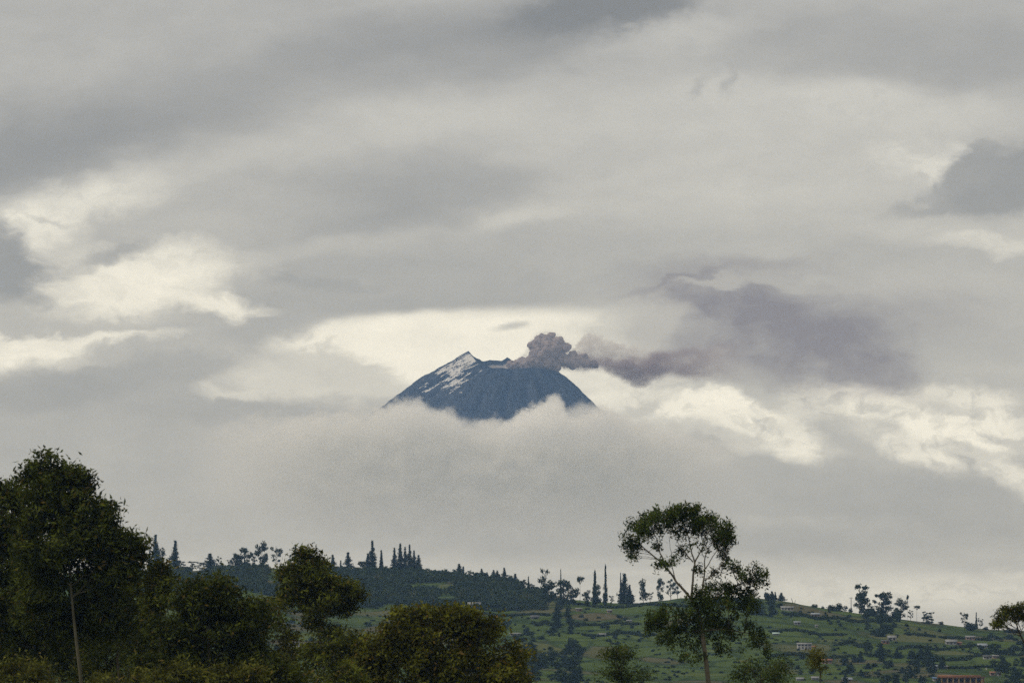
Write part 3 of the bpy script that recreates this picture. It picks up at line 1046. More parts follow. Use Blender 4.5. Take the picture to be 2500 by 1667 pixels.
def fg_tree(name, label, cat, Y, trunk_px, lobes, leafm, bark, seed, dens=1.0, r0=0.22, leaf=(0.36, 0.115), group=None, limbs=True,
            voids=10, cl_spread=0.33, n_each=84, shell=2.0, twigs=False, clump=1.0, droop=0.55):
    """near tree. trunk_px: list of (u,v) from below the frame upwards; lobes: (u,v,ru,rv[,dy]) in photo pixels at depth Y"""
    rng = np.random.default_rng(seed)
    s = pxm(Y)
    base = at(trunk_px[0][0], trunk_px[0][1], Y)
    gz = float(ground_z(Y))
    tp = [np.array([base[0], Y, gz - 0.2])] + [at(u, v, Y) for u, v in trunk_px]
    tp = np.array(tp)
    # smooth the trunk
    tt = np.linspace(0, len(tp) - 1, 28)
    path = np.stack([np.interp(tt, np.arange(len(tp)), tp[:, k]) for k in range(3)], -1)
    path[:, :2] += (np.stack([fbm(np.stack([tt * 0.7, tt * 0 + k * 9, tt * 0], -1), 2, seed) for k in range(2)], -1) - 0.5) * 0.25
    root = empty(name, (base[0], Y, gz))
    tag(root, label, cat, group)
    off = np.array([base[0], Y, gz])
    rad = np.linspace(r0, r0 * 0.28, len(path))
    Vt, Qt = tube(path - off, rad, 9)
    link_mesh('trunk', mesh_np('trunk', Vt, Qt, bark, True), root)
    cents = []
    tw = []
    for lb in lobes:
        u, v, ru, rv = lb[:4]
        dy = lb[4] if len(lb) > 4 else rng.uniform(-0.5, 0.5) * ru * s
        c = at(u, v, Y) + np.array([0, dy, 0])
        R = np.array([ru * s, (ru + rv) * 0.5 * s, rv * s])
        area = R[0] * R[2] * math.pi
        nc = max(6, int(area * 3.3 * dens * clump))
        d = rng.normal(size=(nc * 2, 3))
        d /= np.linalg.norm(d, axis=1)[:, None]
        rr = rng.uniform(0, 1, nc * 2) ** (1 / shell / 1.5)
        P = c + d * R * rr[:, None] * (0.86 + 0.3 * vnoise(d * 2.3 + u, seed)[:, None])
        keep = np.ones(len(P), bool)
        nz = 0.6 * vnoise(P * 0.75 + seed * 3.3, seed + 5) + 0.4 * vnoise(P * 1.9 + seed * 1.3, seed + 6)
        keep &= nz > 0.40
        for k in range(voids):
            vc = c + rng.normal(size=3) * R * 0.6
            keep &= np.linalg.norm((P - vc) / (R.min() * rng.uniform(0.10, 0.22)), axis=1) > 1
        P = P[keep][:nc]
        cents.append(P)
        if limbs and len(lb) < 5:
            # limb from the trunk to the lobe
            k = int(np.argmin(np.abs(path[:, 2] - (c[2] - R[2] * 0.9 - 0.6))))
            k = min(k, len(path) - 3)
            if np.linalg.norm(path[k] - c) < 14:
                lp = bez(path[k] - off, c - off + np.array([0, 0, R[2] * 0.2]), [0, 0, -0.12 * R[2]], 9)
                lp[1:, :] += rng.normal(size=(8, 3)) * 0.05
                rb = rad[k] * 0.62
                Vl, Ql = tube(lp, np.linspace(rb, 0.02, 9), 6)
                link_mesh('limb', mesh_np('limb', Vl, Ql, bark, True), root)
                m_ = len(P) if twigs else min(len(P), 22)
                for q in rng.permutation(len(P))[:m_]:
                    j = rng.integers(3, 9)
                    e = P[q] - off
                    tw.append(tube(bez(lp[j], e, rng.normal(size=3) * 0.12 + np.array([0, 0, -0.05]), 4), np.linspace(0.026, 0.008, 4), 3))
    P = np.concatenate(cents)
    if tw:
        Vw, Qw = join(tw)
        o = link_mesh('twigs', mesh_np('twigs', Vw, Qw, bark, True), root)
        o['kind'] = 'stuff'
    Vl, Ql = leaves(P - off, n_each, (cl_spread, cl_spread, cl_spread * 0.72), leaf[0], leaf[1], droop, rng)
    link_mesh('crown', mesh_np('crown', Vl, Ql, leafm), root)
    return root


# unit sized far trees: crown and trunk meshes 1 m high, 1 m wide
def far_mesh(kind, seed):
    rng = np.random.default_rng(seed)
    parts = []
    trunk_top = 0.9
    tr = 0.03
    if kind in ('conifer', 'spire'):
        n = 15 if kind == 'conifer' else 19
        base = 0.07
        for k in range(n):
            t = k / (n - 1)
            z = base + (0.97 - base) * t
            prof = 0.70 * (1 - t) ** 1.1 + 0.02 if kind == 'conifer' else 0.46 * (1 - t) ** 1.3 + 0.035
            if t < 0.12:
                prof *= 0.7 + t * 2
            nb = int(4 + 6 * (1 - t))
            for j in range(nb):
                a = rng.uniform(0, 2 * np.pi)
                r = prof * rng.uniform(0.45, 1.1)
                steps = max(2, int(r / 0.09) + 1)
                pts = []
                for q in range(steps):
                    f = (q + 0.6) / steps
                    pts.append([math.cos(a) * r * f, math.sin(a) * r * f, z + 0.035 * f * (1 if t > 0.3 else -0.3) + rng.uniform(-0.012, 0.012)])
                parts.append(leaves(pts, 5, (0.04, 0.04, 0.014), 0.17, 0.036, 0.2, rng))
        parts.append(leaves([[0, 0, z] for z in np.linspace(0.72, 0.99, 12)], 4, (0.02, 0.02, 0.012), 0.10, 0.03, -0.4, rng))
        trunk_top = 0.97
    elif kind == 'broad':
        for k in range(18):
            a = rng.uniform(0, 2 * np.pi)
            zz = rng.uniform(0.10, 0.92)
            rad = 0.40 * math.sin(math.pi * min(1, 0.12 + zz * 0.86)) ** 0.6
            c = np.array([math.cos(a) * rad * rng.uniform(.15, 1), math.sin(a) * rad * rng.uniform(.15, 1), zz])
            d = rng.normal(size=(26, 3))
            d /= np.linalg.norm(d, axis=1)[:, None]
            R = rng.uniform(0.07, 0.16)
            P = c + d * np.array([R * 1.3, R * 1.3, R * 0.75]) * rng.uniform(0.3, 1, 26)[:, None] ** 0.5
            P = P[P[:, 2] > 0.02]
            parts.append(leaves(P, 4, (0.025, 0.025, 0.02), 0.08, 0.04, 0.2, rng))
    elif kind == 'low':
        for k in range(9):
            a = rng.uniform(0, 2 * np.pi)
            c = np.array([math.cos(a) * rng.uniform(0, .3), math.sin(a) * rng.uniform(0, .3), rng.uniform(0.1, 0.66)])
            d = rng.normal(size=(46, 3))
            d /= np.linalg.norm(d, axis=1)[:, None]
            R = rng.uniform(0.18, 0.28)
            P = c + d * R * rng.uniform(0.5, 1, 46)[:, None] ** 0.5
            P[:, 2] = np.maximum(P[:, 2], 0.02)
            parts.append(leaves(P, 4, (0.02, 0.02, 0.02), 0.10, 0.055, 0.1, rng))
        trunk_top = 0.5
    elif kind == 'sparse':
        for k in range(11):
            a = rng.uniform(0, 2 * np.pi)
            zz = rng.uniform(0.30, 0.95)
            rad = rng.uniform(0.08, 0.42) * (1.05 - 0.55 * abs(zz - 0.6))
            c = np.array([math.cos(a) * rad, math.sin(a) * rad, zz])
            d = rng.normal(size=(20, 3))
            R = rng.uniform(0.05, 0.11)
            P = c + d * np.array([R, R, R * 0.5]) * 0.6
            parts.append(leaves(P, 4, (0.02, 0.02, 0.015), 0.08, 0.035, 0.3, rng))
            st = np.array([0, 0, zz - 0.16])
            parts.append(tube(bez(st, c, [0, 0, -0.02], 4), np.linspace(0.014, 0.006, 4), 3))
    elif kind == 'umbrella':
        for k in range(7):
            a = rng.uniform(0, 2 * np.pi)
            r = rng.uniform(0.05, 0.36)
            c = np.array([math.cos(a) * r, math.sin(a) * r, rng.uniform(0.84, 0.96)])
            d = rng.normal(size=(22, 3))
            P = c + d * np.array([0.09, 0.09, 0.022])
            parts.append(leaves(P, 4, (0.02, 0.02, 0.01), 0.10, 0.03, 0.1, rng))
            parts.append(tube(bez(np.array([0, 0, 0.72]), c, [0, 0, -0.03], 4), np.linspace(0.014, 0.006, 4), 3))
        trunk_top = 0.85
        tr = 0.022
    Vc, Qc = join(parts)
    mat = M['leaf_conifer'] if kind in ('conifer', 'spire') else M['leaf_far']
    crown = mesh_np('far_crown', Vc, Qc, mat)
    pth = np.stack([np.zeros(6), np.zeros(6), np.linspace(-0.06, trunk_top, 6)], -1)
    pth[1:, :2] += rng.normal(size=(5, 2)) * 0.008
    Vt, Qt = tube(pth, np.linspace(tr, 0.008, 6), 5)
    trunk = mesh_np('far_trunk', Vt, Qt, M['bark_dark'], True)
    return crown, trunk


FAR = {k: [far_mesh(k, 100 + i * 7 + j) for j in range(n)] for i, (k, n) in enumerate([('conifer', 4), ('spire', 3), ('broad', 5), ('low', 4), ('sparse', 4), ('umbrella', 2)])}
rnd = random.Random(7)
KIND_NAME = {'conifer': 'conifer_tree', 'spire': 'spire_tree', 'broad': 'broadleaf_tree', 'low': 'bush', 'sparse': 'sparse_tree', 'umbrella': 'umbrella_tree'}
FAR_N = {}


def far_tree(kind, u, vb, vt, w, label, group=None, lift=0.0):
    p = hill_pt(u, vb)
    Y = p[1]
    s = pxm(Y)
    n = FAR_N.get(kind, 0)
    FAR_N[kind] = n + 1
    crown, trunk = FAR[kind][n % len(FAR[kind])]
    h = max(2.0, zat(vt, Y) - p[2])
    root = empty(KIND_NAME[kind], (p[0], p[1], p[2] - 0.1), rnd.uniform(0, 6.28))
    root.scale = (w * s, w * s, h)
    tag(root, label, 'bush' if kind == 'low' else 'tree', group)
    link_mesh('crown', crown, root)
    link_mesh('trunk', trunk, root)
    return root


# ------------------------------------------------------------------ trees along the skyline (u, base row, top row, width, label)
SKY = [
    ('conifer', 380, 1391, 1308, 30, 'tallest conifer beside the edge of the big left eucalyptus crown'),
    ('broad', 393, 1392, 1334, 28, 'dense dark tree tucked against the right of the leftmost ridge conifer'),
    ('spire', 366, 1391, 1340, 14, 'thin conifer half hidden by the big left eucalyptus crown'),
    ('conifer', 428, 1393, 1321, 30, 'slender conifer standing free, second pointed tree from the left on the ridge'),
    ('sparse', 448, 1394, 1368, 20, 'small ragged tree just right of the slender free conifer'),
    ('sparse', 470, 1394, 1368, 30, 'low ragged tree in the gap before the triangular conifer'),
    ('sparse', 488, 1394, 1367, 24, 'low loose tree touching the left of the triangular conifer'),
    ('conifer', 513, 1396, 1352, 40, 'short broad triangular conifer on the left ridge'),
    ('sparse', 535, 1394, 1356, 17, 'thin see-through tree right of the triangular conifer'),
    ('sparse', 559, 1393, 1364, 18, 'small scrawny tree left of the big dark ridge clump'),
    ('broad', 577, 1392, 1344, 32, 'left tree of the big dark clump on the left ridge'),
    ('broad', 596, 1392, 1336, 46, 'widest tree in the middle of the dark clump on the left ridge'),
    ('sparse', 618, 1391, 1345, 24, 'loose leafed tree at the right end of the dark ridge clump'),
    ('broad', 640, 1391, 1321, 36, 'tall dense oval tree right of the dark ridge clump'),
    ('sparse', 674, 1390, 1325, 32, 'lopsided sparse pine with open branches on the left ridge'),
    ('spire', 721, 1391, 1330, 15, 'thin conifer top rising behind the rounded eucalyptus on the left ridge'),
    ('sparse', 709, 1391, 1352, 20, 'scraggy tree half behind the rounded mid-left eucalyptus'),
    ('conifer', 812, 1396, 1354, 24, 'first of three small conifers right of the rounded eucalyptus'),
    ('spire', 832, 1397, 1368, 13, 'smallest of three conifers right of the rounded eucalyptus'),
    ('conifer', 850, 1397, 1349, 28, 'third and tallest of three small conifers right of the rounded eucalyptus'),
    ('broad', 885, 1397, 1368, 30, 'squat dark tree at the foot of the tall mid-ridge conifer'),
    ('conifer', 898, 1397, 1352, 22, 'shorter conifer leaning on the tall mid-ridge conifer'),
    ('conifer', 909, 1397, 1322, 26, 'tall dark mid-ridge conifer left of the row of six'),
    ('spire', 931, 1397, 1344, 18, 'slim conifer standing alone between tall conifer and row of six'),
    ('conifer', 963, 1398, 1338, 20, 'first tree from the left in the tight row of six'),
    ('conifer', 977, 1398, 1328, 20, 'second and tallest tree in the tight row of six'),
    ('conifer', 989, 1398, 1336, 18, 'third tree in the tight row of six'),
    ('conifer', 1000, 1399, 1331, 20, 'fourth tree in the tight row of six'),
    ('conifer', 1011, 1399, 1344, 18, 'fifth tree in the tight row of six'),
    ('conifer', 1022, 1399, 1355, 20, 'last and shortest tree in the tight row of six'),
    ('conifer', 1121, 1405, 1376, 24, 'lone bushy conifer on the bare stretch of ridge'),
    ('spire', 1131, 1406, 1382, 14, 'small companion right of the lone bushy ridge conifer'),
    ('conifer', 1176, 1412, 1388, 18, 'first pointed tree where the ridge begins to fall'),
    ('conifer', 1189, 1414, 1396, 14, 'second small pointed tree where the ridge begins to fall'),
    ('conifer', 1205, 1416, 1391, 18, 'left of two joined conifers on the falling ridge'),
    ('conifer', 1214, 1417, 1392, 18, 'right of two joined conifers on the falling ridge'),
    ('conifer', 1231, 1420, 1386, 20, 'highest conifer on the falling part of the ridge'),
    ('broad', 1244, 1424, 1402, 18, 'low tree right of the highest conifer on the falling ridge'),
    ('conifer', 1258, 1428, 1400, 22, 'bushy conifer before the bright notch of the ridge'),
    ('broad', 1277, 1434, 1411, 26, 'rounded tree before the bright notch of the ridge'),
    ('spire', 1290, 1440, 1407, 10, 'thin dead spire beside the bright notch of the ridge'),
    ('broad', 1299, 1446, 1424, 24, 'low rounded tree at the bottom of the bright notch'),
    ('sparse', 1332, 1474, 1384, 34, 'tall ragged tree with tufted top right of the bright notch'),
    ('broad', 1340, 1478, 1416, 46, 'dense tree at the foot of the tufted tall tree'),
    ('spire', 1369, 1474, 1392, 9, 'bare thin spire rising from the dark round trees'),
    ('broad', 1377, 1480, 1412, 50, 'broad dark round tree in the middle of the ridge'),
    ('broad', 1399, 1478, 1430, 34, 'lower dark tree right of the broad round tree'),
    ('umbrella', 1416, 1474, 1406, 22, 'thin pale trunk with a small flat tuft on top'),
    ('broad', 1431, 1474, 1434, 24, 'small leafy tree right of the flat tufted trunk'),
    ('spire', 1452, 1474, 1394, 20, 'dark spire with a leafy skirt, left of the tallest spire'),
    ('broad', 1458, 1474, 1426, 24, 'leafy tree hugging the dark spire'),
    ('spire', 1478, 1475, 1382, 16, 'tallest needle thin spire on the middle ridge'),
    ('sparse', 1492, 1474, 1452, 18, 'low scrappy growth right of the tallest spire'),
    ('conifer', 1524, 1472, 1402, 36, 'shaggy conifer pair, main tree with wide low branches'),
    ('spire', 1515, 1472, 1400, 9, 'thin dead top beside the shaggy conifer'),
    ('conifer', 1537, 1472, 1428, 22, 'smaller conifer at the right side of the shaggy one'),
    ('broad', 1570, 1472, 1413, 26, 'leaning leafy tree standing alone left of the umbrella eucalyptus'),
    ('sparse', 1587, 1471, 1440, 18, 'small thin tree beside the lone leaning leafy tree'),
    ('broad', 1613, 1468, 1409, 24, 'upright leafy tree just left of the umbrella eucalyptus branch'),
    ('sparse', 1637, 1466, 1411, 30, 'loose tree seen behind the left limb of the umbrella eucalyptus'),
    ('sparse', 1654, 1463, 1420, 26, 'loose tree seen between the limbs of the umbrella eucalyptus'),
    ('low', 1872, 1463, 1440, 22, 'leafy bush on the ridge right of the umbrella eucalyptus'),
    ('conifer', 1884, 1464, 1443, 22, 'dark conifer inside the small ridge clump right of the umbrella eucalyptus'),
    ('spire', 1892, 1465, 1444, 12, 'pointed end tree of the small ridge clump'),
    ('conifer', 1907, 1467, 1446, 22, 'small lone conifer on the right ridge before the bare stick'),
    ('low', 1989, 1483, 1472, 24, 'small dome bush alone on the bare right ridge'),
    ('low', 2008, 1486, 1476, 10, 'tiny bush right of the small dome bush'),
    ('low', 2029, 1490, 1473, 34, 'long low dark bush beside the round dark bush'),
    ('low', 2047, 1491, 1467, 26, 'round dark bush, tallest of the bush row on the right ridge'),
    ('broad', 2063, 1492, 1477, 14, 'lollipop shaped little tree left of the utility pole'),
    ('low', 2075, 1493, 1481, 14, 'small bush at the foot of the utility pole'),
    ('sparse', 2098, 1497, 1423, 52, 'tall airy broadleaf tree, left of the big pair on the right ridge'),
    ('broad', 2102, 1498, 1432, 40, 'dense core tree of the left half of the big right-ridge clump'),
    ('low', 2128, 1502, 1470, 48, 'bushes filling the gap inside the big right-ridge clump'),
    ('sparse', 2156, 1502, 1434, 54, 'domed airy tree at the centre of the big right-ridge clump'),
    ('broad', 2160, 1503, 1446, 40, 'dense core tree at the centre of the big right-ridge clump'),
    ('broad', 2198, 1510, 1460, 40, 'rounded dark tree ending the big right-ridge clump'),
    ('umbrella', 2214, 1508, 1449, 10, 'very thin bare stem with tuft beside the right-ridge clump'),
    ('sparse', 2222, 1511, 1487, 16, 'scrappy low tree right of the right-ridge clump'),
    ('umbrella', 2237, 1513, 1477, 18, 'thin stem with one tuft standing free on the right ridge'),
    ('sparse', 2253, 1516, 1490, 22, 'open tuft topped tree left half of the pair past the free stem'),
    ('broad', 2262, 1521, 1502, 34, 'dark bushy growth under the pair of tuft topped trees'),
    ('sparse', 2272, 1519, 1492, 24, 'open tuft topped tree right half of the pair past the free stem'),
    ('low', 2296, 1522, 1517, 16, 'low scrub on the ridge after the tuft topped pair'),
    ('sparse', 2352, 1532, 1487, 22, 'leaning tuft topped tree left of the far right bush'),
    ('low', 2368, 1537, 1513, 40, 'dark rounded bush on the ridge before the far right eucalyptus'),
    ('spire', 2382, 1534, 1495, 9, 'thin bare tip above the far right ridge bush'),
    ('sparse', 2391, 1535, 1507, 16, 'small tuft tree on the right side of the far right ridge bush'),
    ('low', 2404, 1537, 1531, 18, 'tiny scrub right of the far right ridge bush'),
    ('low', 2470, 1541, 1530, 60, 'dark scrub under the far right eucalyptus crown'),
]
for (k, u, vb, vt, w, lab) in SKY:
    far_tree(k, u, vb, vt, w * 1.12, lab, 'trees along the skyline ridge')

# ------------------------------------------------------------------ trees on the slope
rs = np.random.default_rng(12)


KW = {'broad': 'round tree', 'low': 'low bush', 'conifer': 'pointed conifer'}


def patch(n, us, vs, h, w, kinds, place, group):
    for _ in range(n):
        u, v = rs.uniform(*us), rs.uniform(*vs)
        hh = rs.uniform(*h)
        k = kinds[rs.integers(len(kinds))]
        tu, tv = (u - us[0]) / (us[1] - us[0]), (v - vs[0]) / (vs[1] - vs[0])
        pos = ('upper ' if tv < 0.34 else 'lower ' if tv > 0.67 else 'middle ') + ('left' if tu < 0.34 else 'right' if tu > 0.67 else 'centre')
        far_tree(k, u, v, v - hh, rs.uniform(*w), '%s in the %s of %s' % (KW[k], pos, place), group)


def column(u0, v0, u1, v1, n, h, w, place, group, kinds=('broad', 'conifer')):
    for k in range(n):
        t = k / (n - 1)
        v = v0 + (v1 - v0) * t + rs.uniform(-2, 2)
        u = u0 + (u1 - u0) * t + rs.uniform(-5, 5)
        hh = rs.uniform(*h)
        kk = kinds[k % len(kinds)]
        pos = 'top' if t < 0.2 else 'upper middle' if t < 0.45 else 'lower middle' if t < 0.75 else 'foot'
        far_tree(kk, u, v, v - hh, rs.uniform(*w), '%s at the %s of %s' % (KW[kk], pos, place), group)


column(1362, 1500, 1352, 1560, 9, (22, 34), (20, 28), 'the taller tree line running down the green slope', 'left tree line running downhill')
column(1384, 1500, 1394, 1558, 8, (18, 28), (16, 22), 'the narrower tree line running down the green slope', 'right tree line running downhill')
patch(60, (1225, 1420), (1590, 1690), (22, 42), (22, 36), ('broad', 'conifer', 'broad'), 'the wood right of the dome bush', 'wood at the slope foot')
patch(12, (1190, 1250), (1525, 1560), (14, 24), (18, 28), ('broad', 'low'), 'the grove by the dome bush shoulder', 'trees by the dome bush shoulder')
patch(16, (1260, 1340), (1545, 1590), (10, 20), (16, 26), ('broad', 'low'), 'the grove left of the downhill tree lines', 'trees left of the downhill lines')
patch(22, (1790, 1905), (1478, 1512), (14, 26), (20, 32), ('broad', 'low', 'conifer'), 'the thicket right of the umbrella eucalyptus', 'thicket behind the umbrella eucalyptus')
patch(16, (1700, 1800), (1470, 1500), (12, 20), (20, 30), ('broad', 'low'), 'the trees behind the umbrella eucalyptus', 'trees behind the umbrella crown')
patch(26, (2110, 2200), (1505, 1560), (14, 28), (20, 30), ('broad', 'low'), 'the wood below the right-ridge clump', 'trees below the right-ridge clump')
patch(60, (2060, 2300), (1600, 1690), (18, 34), (20, 34), ('broad', 'conifer', 'low'), 'the wood left of the orange roof', 'wood beside the orange roof')
patch(34, (2425, 2520), (1590, 1690), (18, 32), (20, 34), ('broad', 'low'), 'the wood right of the orange roof', 'trees right of the orange roof')
patch(14, (2395, 2520), (1548, 1580), (8, 16), (16, 26), ('broad', 'low'), 'the trees under the far right ridge', 'trees below the far right ridge')
patch(14, (2385, 2440), (1585, 1604), (8, 16), (14, 24), ('low', 'broad'), 'the trees round the grey-roofed farm', 'trees round the grey-roofed farm')
patch(9, (1990, 2080), (1500, 1545), (6, 12), (10, 18), ('low',), 'the field under the ridge bush row', 'bushes under the ridge bush row')
patch(10, (1940, 2060), (1590, 1660), (8, 16), (14, 24), ('low', 'broad'), 'the field below the white two-storey house', 'bushes below the white house')
patch(10, (1400, 1560), (1510, 1545), (6, 13), (12, 22), ('low',), 'the dark hedge on the middle slope', 'bushes of the middle slope hedge')
patch(8, (1400, 1620), (1555, 1590), (7, 14), (12, 20), ('low',), 'the lower slope left of the umbrella eucalyptus', 'bushes of the lower middle slope')
patch(6, (2200, 2330), (1530, 1560), (5, 11), (10, 18), ('low',), 'the field above the white-roofed house', 'bushes above the white-roofed house')
patch(14, (600, 900), (1500, 1600), (14, 26), (20, 30), ('broad', 'low'), 'the valley between the near left trees', 'valley trees between the near left trees')


def wood_mass(name, n, area, seed, hpx=(8, 18), wpx=(14, 24), leafm='leaf_far', q=70):
    """one far wood that reads as a mass"""
    rng = np.random.default_rng(seed)
    parts = []
    for _ in range(n):
        u, v = area(rng)
        p = hill_pt(u, v)
        s = pxm(p[1])
        h = rng.uniform(*hpx) * s
        w = rng.uniform(*wpx) * s
        d = rng.normal(size=(q // 4, 3))
        d /= np.linalg.norm(d, axis=1)[:, None]
        d[:, 2] = np.abs(d[:, 2]) * 1.6 - 0.6
        P = p + np.array([0, 0, h * 0.5]) + d * np.array([w * 0.5, w * 0.5, h * 0.5]) * rng.uniform(0.6, 1, len(d))[:, None]
        parts.append(leaves(P, 4, (w * .07, w * .07, w * .05), 1.3, 0.8, 0.2, rng))
    Vv, Qq = join(parts)
    c = Vv.mean(0)
    o = link_mesh(name, mesh_np(name, Vv - c, Qq, M[leafm]), loc=c)
    tag(o, kind='stuff')
    return o


def area_slope(rng):
    while True:
        u = rng.uniform(330, 1330)
        vr, vf = hill_ctrl(u)
        v = rng.uniform(float(vr) + 4, float(vf) + 1 + 26 * (fbm(np.array([[u * 0.02, 0.0, 7.0]]), 3, 2)[0] - 0.4))
        # leave the lighter clearings
        if fbm(np.array([[u * 0.012, v * 0.03, 0.0]]), 3, 4)[0] > 0.33:
            return u, v


wood_mass('wooded_slope', 2600, area_slope, 5)
wood_mass('slope_undergrowth', 1500, area_slope, 51, (9, 17), (12, 22), 'leaf_slope', 50)


def area_hedges(rng):
    rows = [(1400, 1690, 1476, 1484), (1160, 1340, 1510, 1506), (1400, 1560, 1532, 1528), (1420, 1600, 1560, 1556), (1880, 2060, 1545, 1556),
            (2000, 2140, 1515, 1522), (2210, 2420, 1556, 1566), (2190, 2420, 1590, 1586), (1880, 2080, 1600, 1606), (2280, 2500, 1612, 1602),
            (2240, 2440, 1632, 1638), (1120, 1260, 1492, 1490), (1300, 1350, 1530, 1528), (1910, 2000, 1500, 1516), (2050, 2120, 1575, 1582), (560, 760, 1480, 1500)]
    a = rows[rng.integers(len(rows))]
    t = rng.uniform()
    return a[0] + (a[1] - a[0]) * t, a[2] + (a[3] - a[2]) * t + 3 * math.sin(t * 9 + a[0]) + rng.normal() * 1.0


wood_mass('hedge_undergrowth', 2000, area_hedges, 6, (2, 5.5), (5, 13), 'leaf_scrub', 28)


def area_scrub(rng):
    while True:
        u = rng.uniform(300, 2560)
        vr, vf = hill_ctrl(u)
        v = rng.uniform(float(vf) + 4, 1690)
        if fbm(np.array([[u * 0.018, v * 0.04, 3.0]]), 3, 14)[0] > 0.52:
            return u, v


wood_mass('scrub_undergrowth', 800, area_scrub, 8, (1.2, 3.5), (4, 12), 'leaf_scrub', 24)


# ------------------------------------------------------------------ houses
def house(u, vb, wpx, hpx, wall, roof, label, name='house', rz=0.0, rise=0.35, windows=3, depth=0.75, flat=False, door=True, storeys=1, cat='house'):
    p = hill_pt(u, vb)
    s = pxm(p[1])
    w = wpx * s
    d = w * depth
    d = max(d, 3.0)
    h = hpx * s
    root = empty(name, (p[0], p[1], p[2] + 0.1), rz)
    tag(root, label, cat, 'houses on the green hillside')
    hw = h * (0.9 if flat else 1 - rise)
    link_mesh('wall', box_mesh('wall', -w / 2, w / 2, -d / 2, d / 2, -3.0, hw, M[wall]), root)
    e = 0.3
    if flat:
        link_mesh('roof', box_mesh('roof', -w / 2 - e, w / 2 + e, -d / 2 - e, d / 2 + e, hw + 0.01, h, M[roof]), root)
    else:
        t = 0.12
        z0 = hw + 0.01
        V = np.array([(-w / 2 - e, -d / 2 - e, z0), (w / 2 + e, -d / 2 - e, z0), (w / 2 + e, 0, h), (-w / 2 - e, 0, h), (w / 2 + e, d / 2 + e, z0), (-w / 2 - e, d / 2 + e, z0),
                      (-w / 2 - e, -d / 2 - e, z0 + t), (w / 2 + e, -d / 2 - e, z0 + t), (w / 2 + e, 0, h + t), (-w / 2 - e, 0, h + t), (w / 2 + e, d / 2 + e, z0 + t), (-w / 2 - e, d / 2 + e, z0 + t)])
        Q = np.array([(6, 7, 8, 9), (9, 8, 10, 11), (0, 3, 2, 1), (3, 5, 4, 2), (0, 1, 7, 6), (5, 11, 10, 4), (0, 6, 9, 3), (3, 9, 11, 5), (1, 2, 8, 7), (2, 4, 10, 8)])
        link_mesh('roof', mesh_np('roof', V, Q, M[roof]), root)
    sh = hw / storeys
    for st in range(storeys):
        n = windows
        for k in range(n):
            x = -w / 2 + w * (k + 0.5) / n
            if st == 0 and door and k == n // 2:
                dd = link_mesh('door', box_mesh('door', -0.45, 0.45, -0.04, 0.04, 0, min(2.0, sh * 0.85), M['wood_dark']), root, (x, -d / 2 - 0.02, 0.02))
                continue
            ww = min(0.65, w / n * 0.3)
            wn = link_mesh('window', box_mesh('window', -ww, ww, -0.04, 0.04, 0, sh * 0.42, M['glass_dark']), root, (x, -d / 2 - 0.02, st * sh + sh * 0.38))
            link_mesh('frame', box_mesh('frame', -ww - 0.08, ww + 0.08, -0.05, 0.05, -0.1, 0, M['wall_grey']), wn)
    return root


house(1962, 1587, 34, 15, 'wall_white', 'roof_pale', 'white two-storey house alone in the middle of the right green slope', storeys=2, windows=4, rise=0.22)
house(1985, 1586, 10, 6, 'wall_ochre', 'roof_tile', 'tiny orange-brown shed at the right side of the white two-storey house', 'shed', windows=1, door=False)
house(1921, 1493, 30, 9, 'wall_white', 'roof_pale', 'long low pale house just under the right ridge near the bare stick', windows=4, rise=0.4)
house(1990, 1509, 20, 9, 'wall_pink', 'roof_zinc', 'house with blue-grey roof under the dome bush of the right ridge', windows=3)
house(1945, 1531, 15, 7, 'wall_grey', 'roof_zinc', 'small grey house between the long low house and the white two-storey house', windows=2)
house(1893, 1554, 15, 5, 'wall_grey', 'roof_green', 'shelter with pale green roof beside the umbrella eucalyptus', 'shelter', windows=2, rise=0.55)
house(1992, 1537, 6, 5, 'wall_white', 'roof_pale', 'tiny white hut above and right of the white two-storey house', 'hut', windows=1, door=False)
house(2320, 1580, 26, 11, 'wall_grey', 'roof_pale', 'house with bright white roof on the right slope', windows=3, rise=0.5)
house(2338, 1581, 14, 6, 'wall_brick', 'roof_tile', 'low reddish outbuilding attached right of the bright white roof', 'outbuilding', windows=1)
house(2367, 1564, 22, 9, 'wall_pink', 'roof_pale', 'pinkish house below the ridge bush near the far right eucalyptus', windows=3)
house(2176, 1568, 20, 10, 'wall_grey', 'roof_pale', 'pale-roofed house among dark trees below the right-ridge clump', windows=2, rise=0.5)
house(2160, 1578, 18, 8, 'wall_brick', 'roof_dark', 'brown house left below the pale roof among dark trees', windows=2)
house(2396, 1588, 22, 10, 'wall_grey', 'roof_zinc', 'grey-roofed farm house on the far right slope', windows=3, rise=0.5)
house(2408, 1611, 20, 8, 'wall_white', 'roof_dark', 'white walled house with dark roof below the grey-roofed farm', windows=3)
house(2428, 1610, 14, 7, 'wall_pink', 'roof_pale', 'small pink house right of the white walled dark roof house', windows=2)
house(2278, 1638, 16, 8, 'wall_white', 'roof_zinc', 'left of two pale houses above the long orange roof', windows=2)
house(2304, 1638, 12, 7, 'wall_white', 'roof_pale', 'right of two pale houses above the long orange roof', windows=2)
house(2435, 1650, 10, 9, 'wall_white', 'roof_pale', 'bright white cube house at the bottom right beside a red roof', windows=2, flat=True)
house(2420, 1650, 12, 8, 'wall_pink', 'roof_tile', 'small red-roofed house left of the bright white cube house', windows=1)
house(2017, 1624, 24, 10, 'wall_pink', 'roof_tile', 'earth-red house by the near olive treetop on the right slope', windows=3)
house(1951, 1668, 16, 7, 'wall_grey', 'roof_pale', 'leftmost pale roof at the bottom edge of the photo', windows=2, rise=0.6)
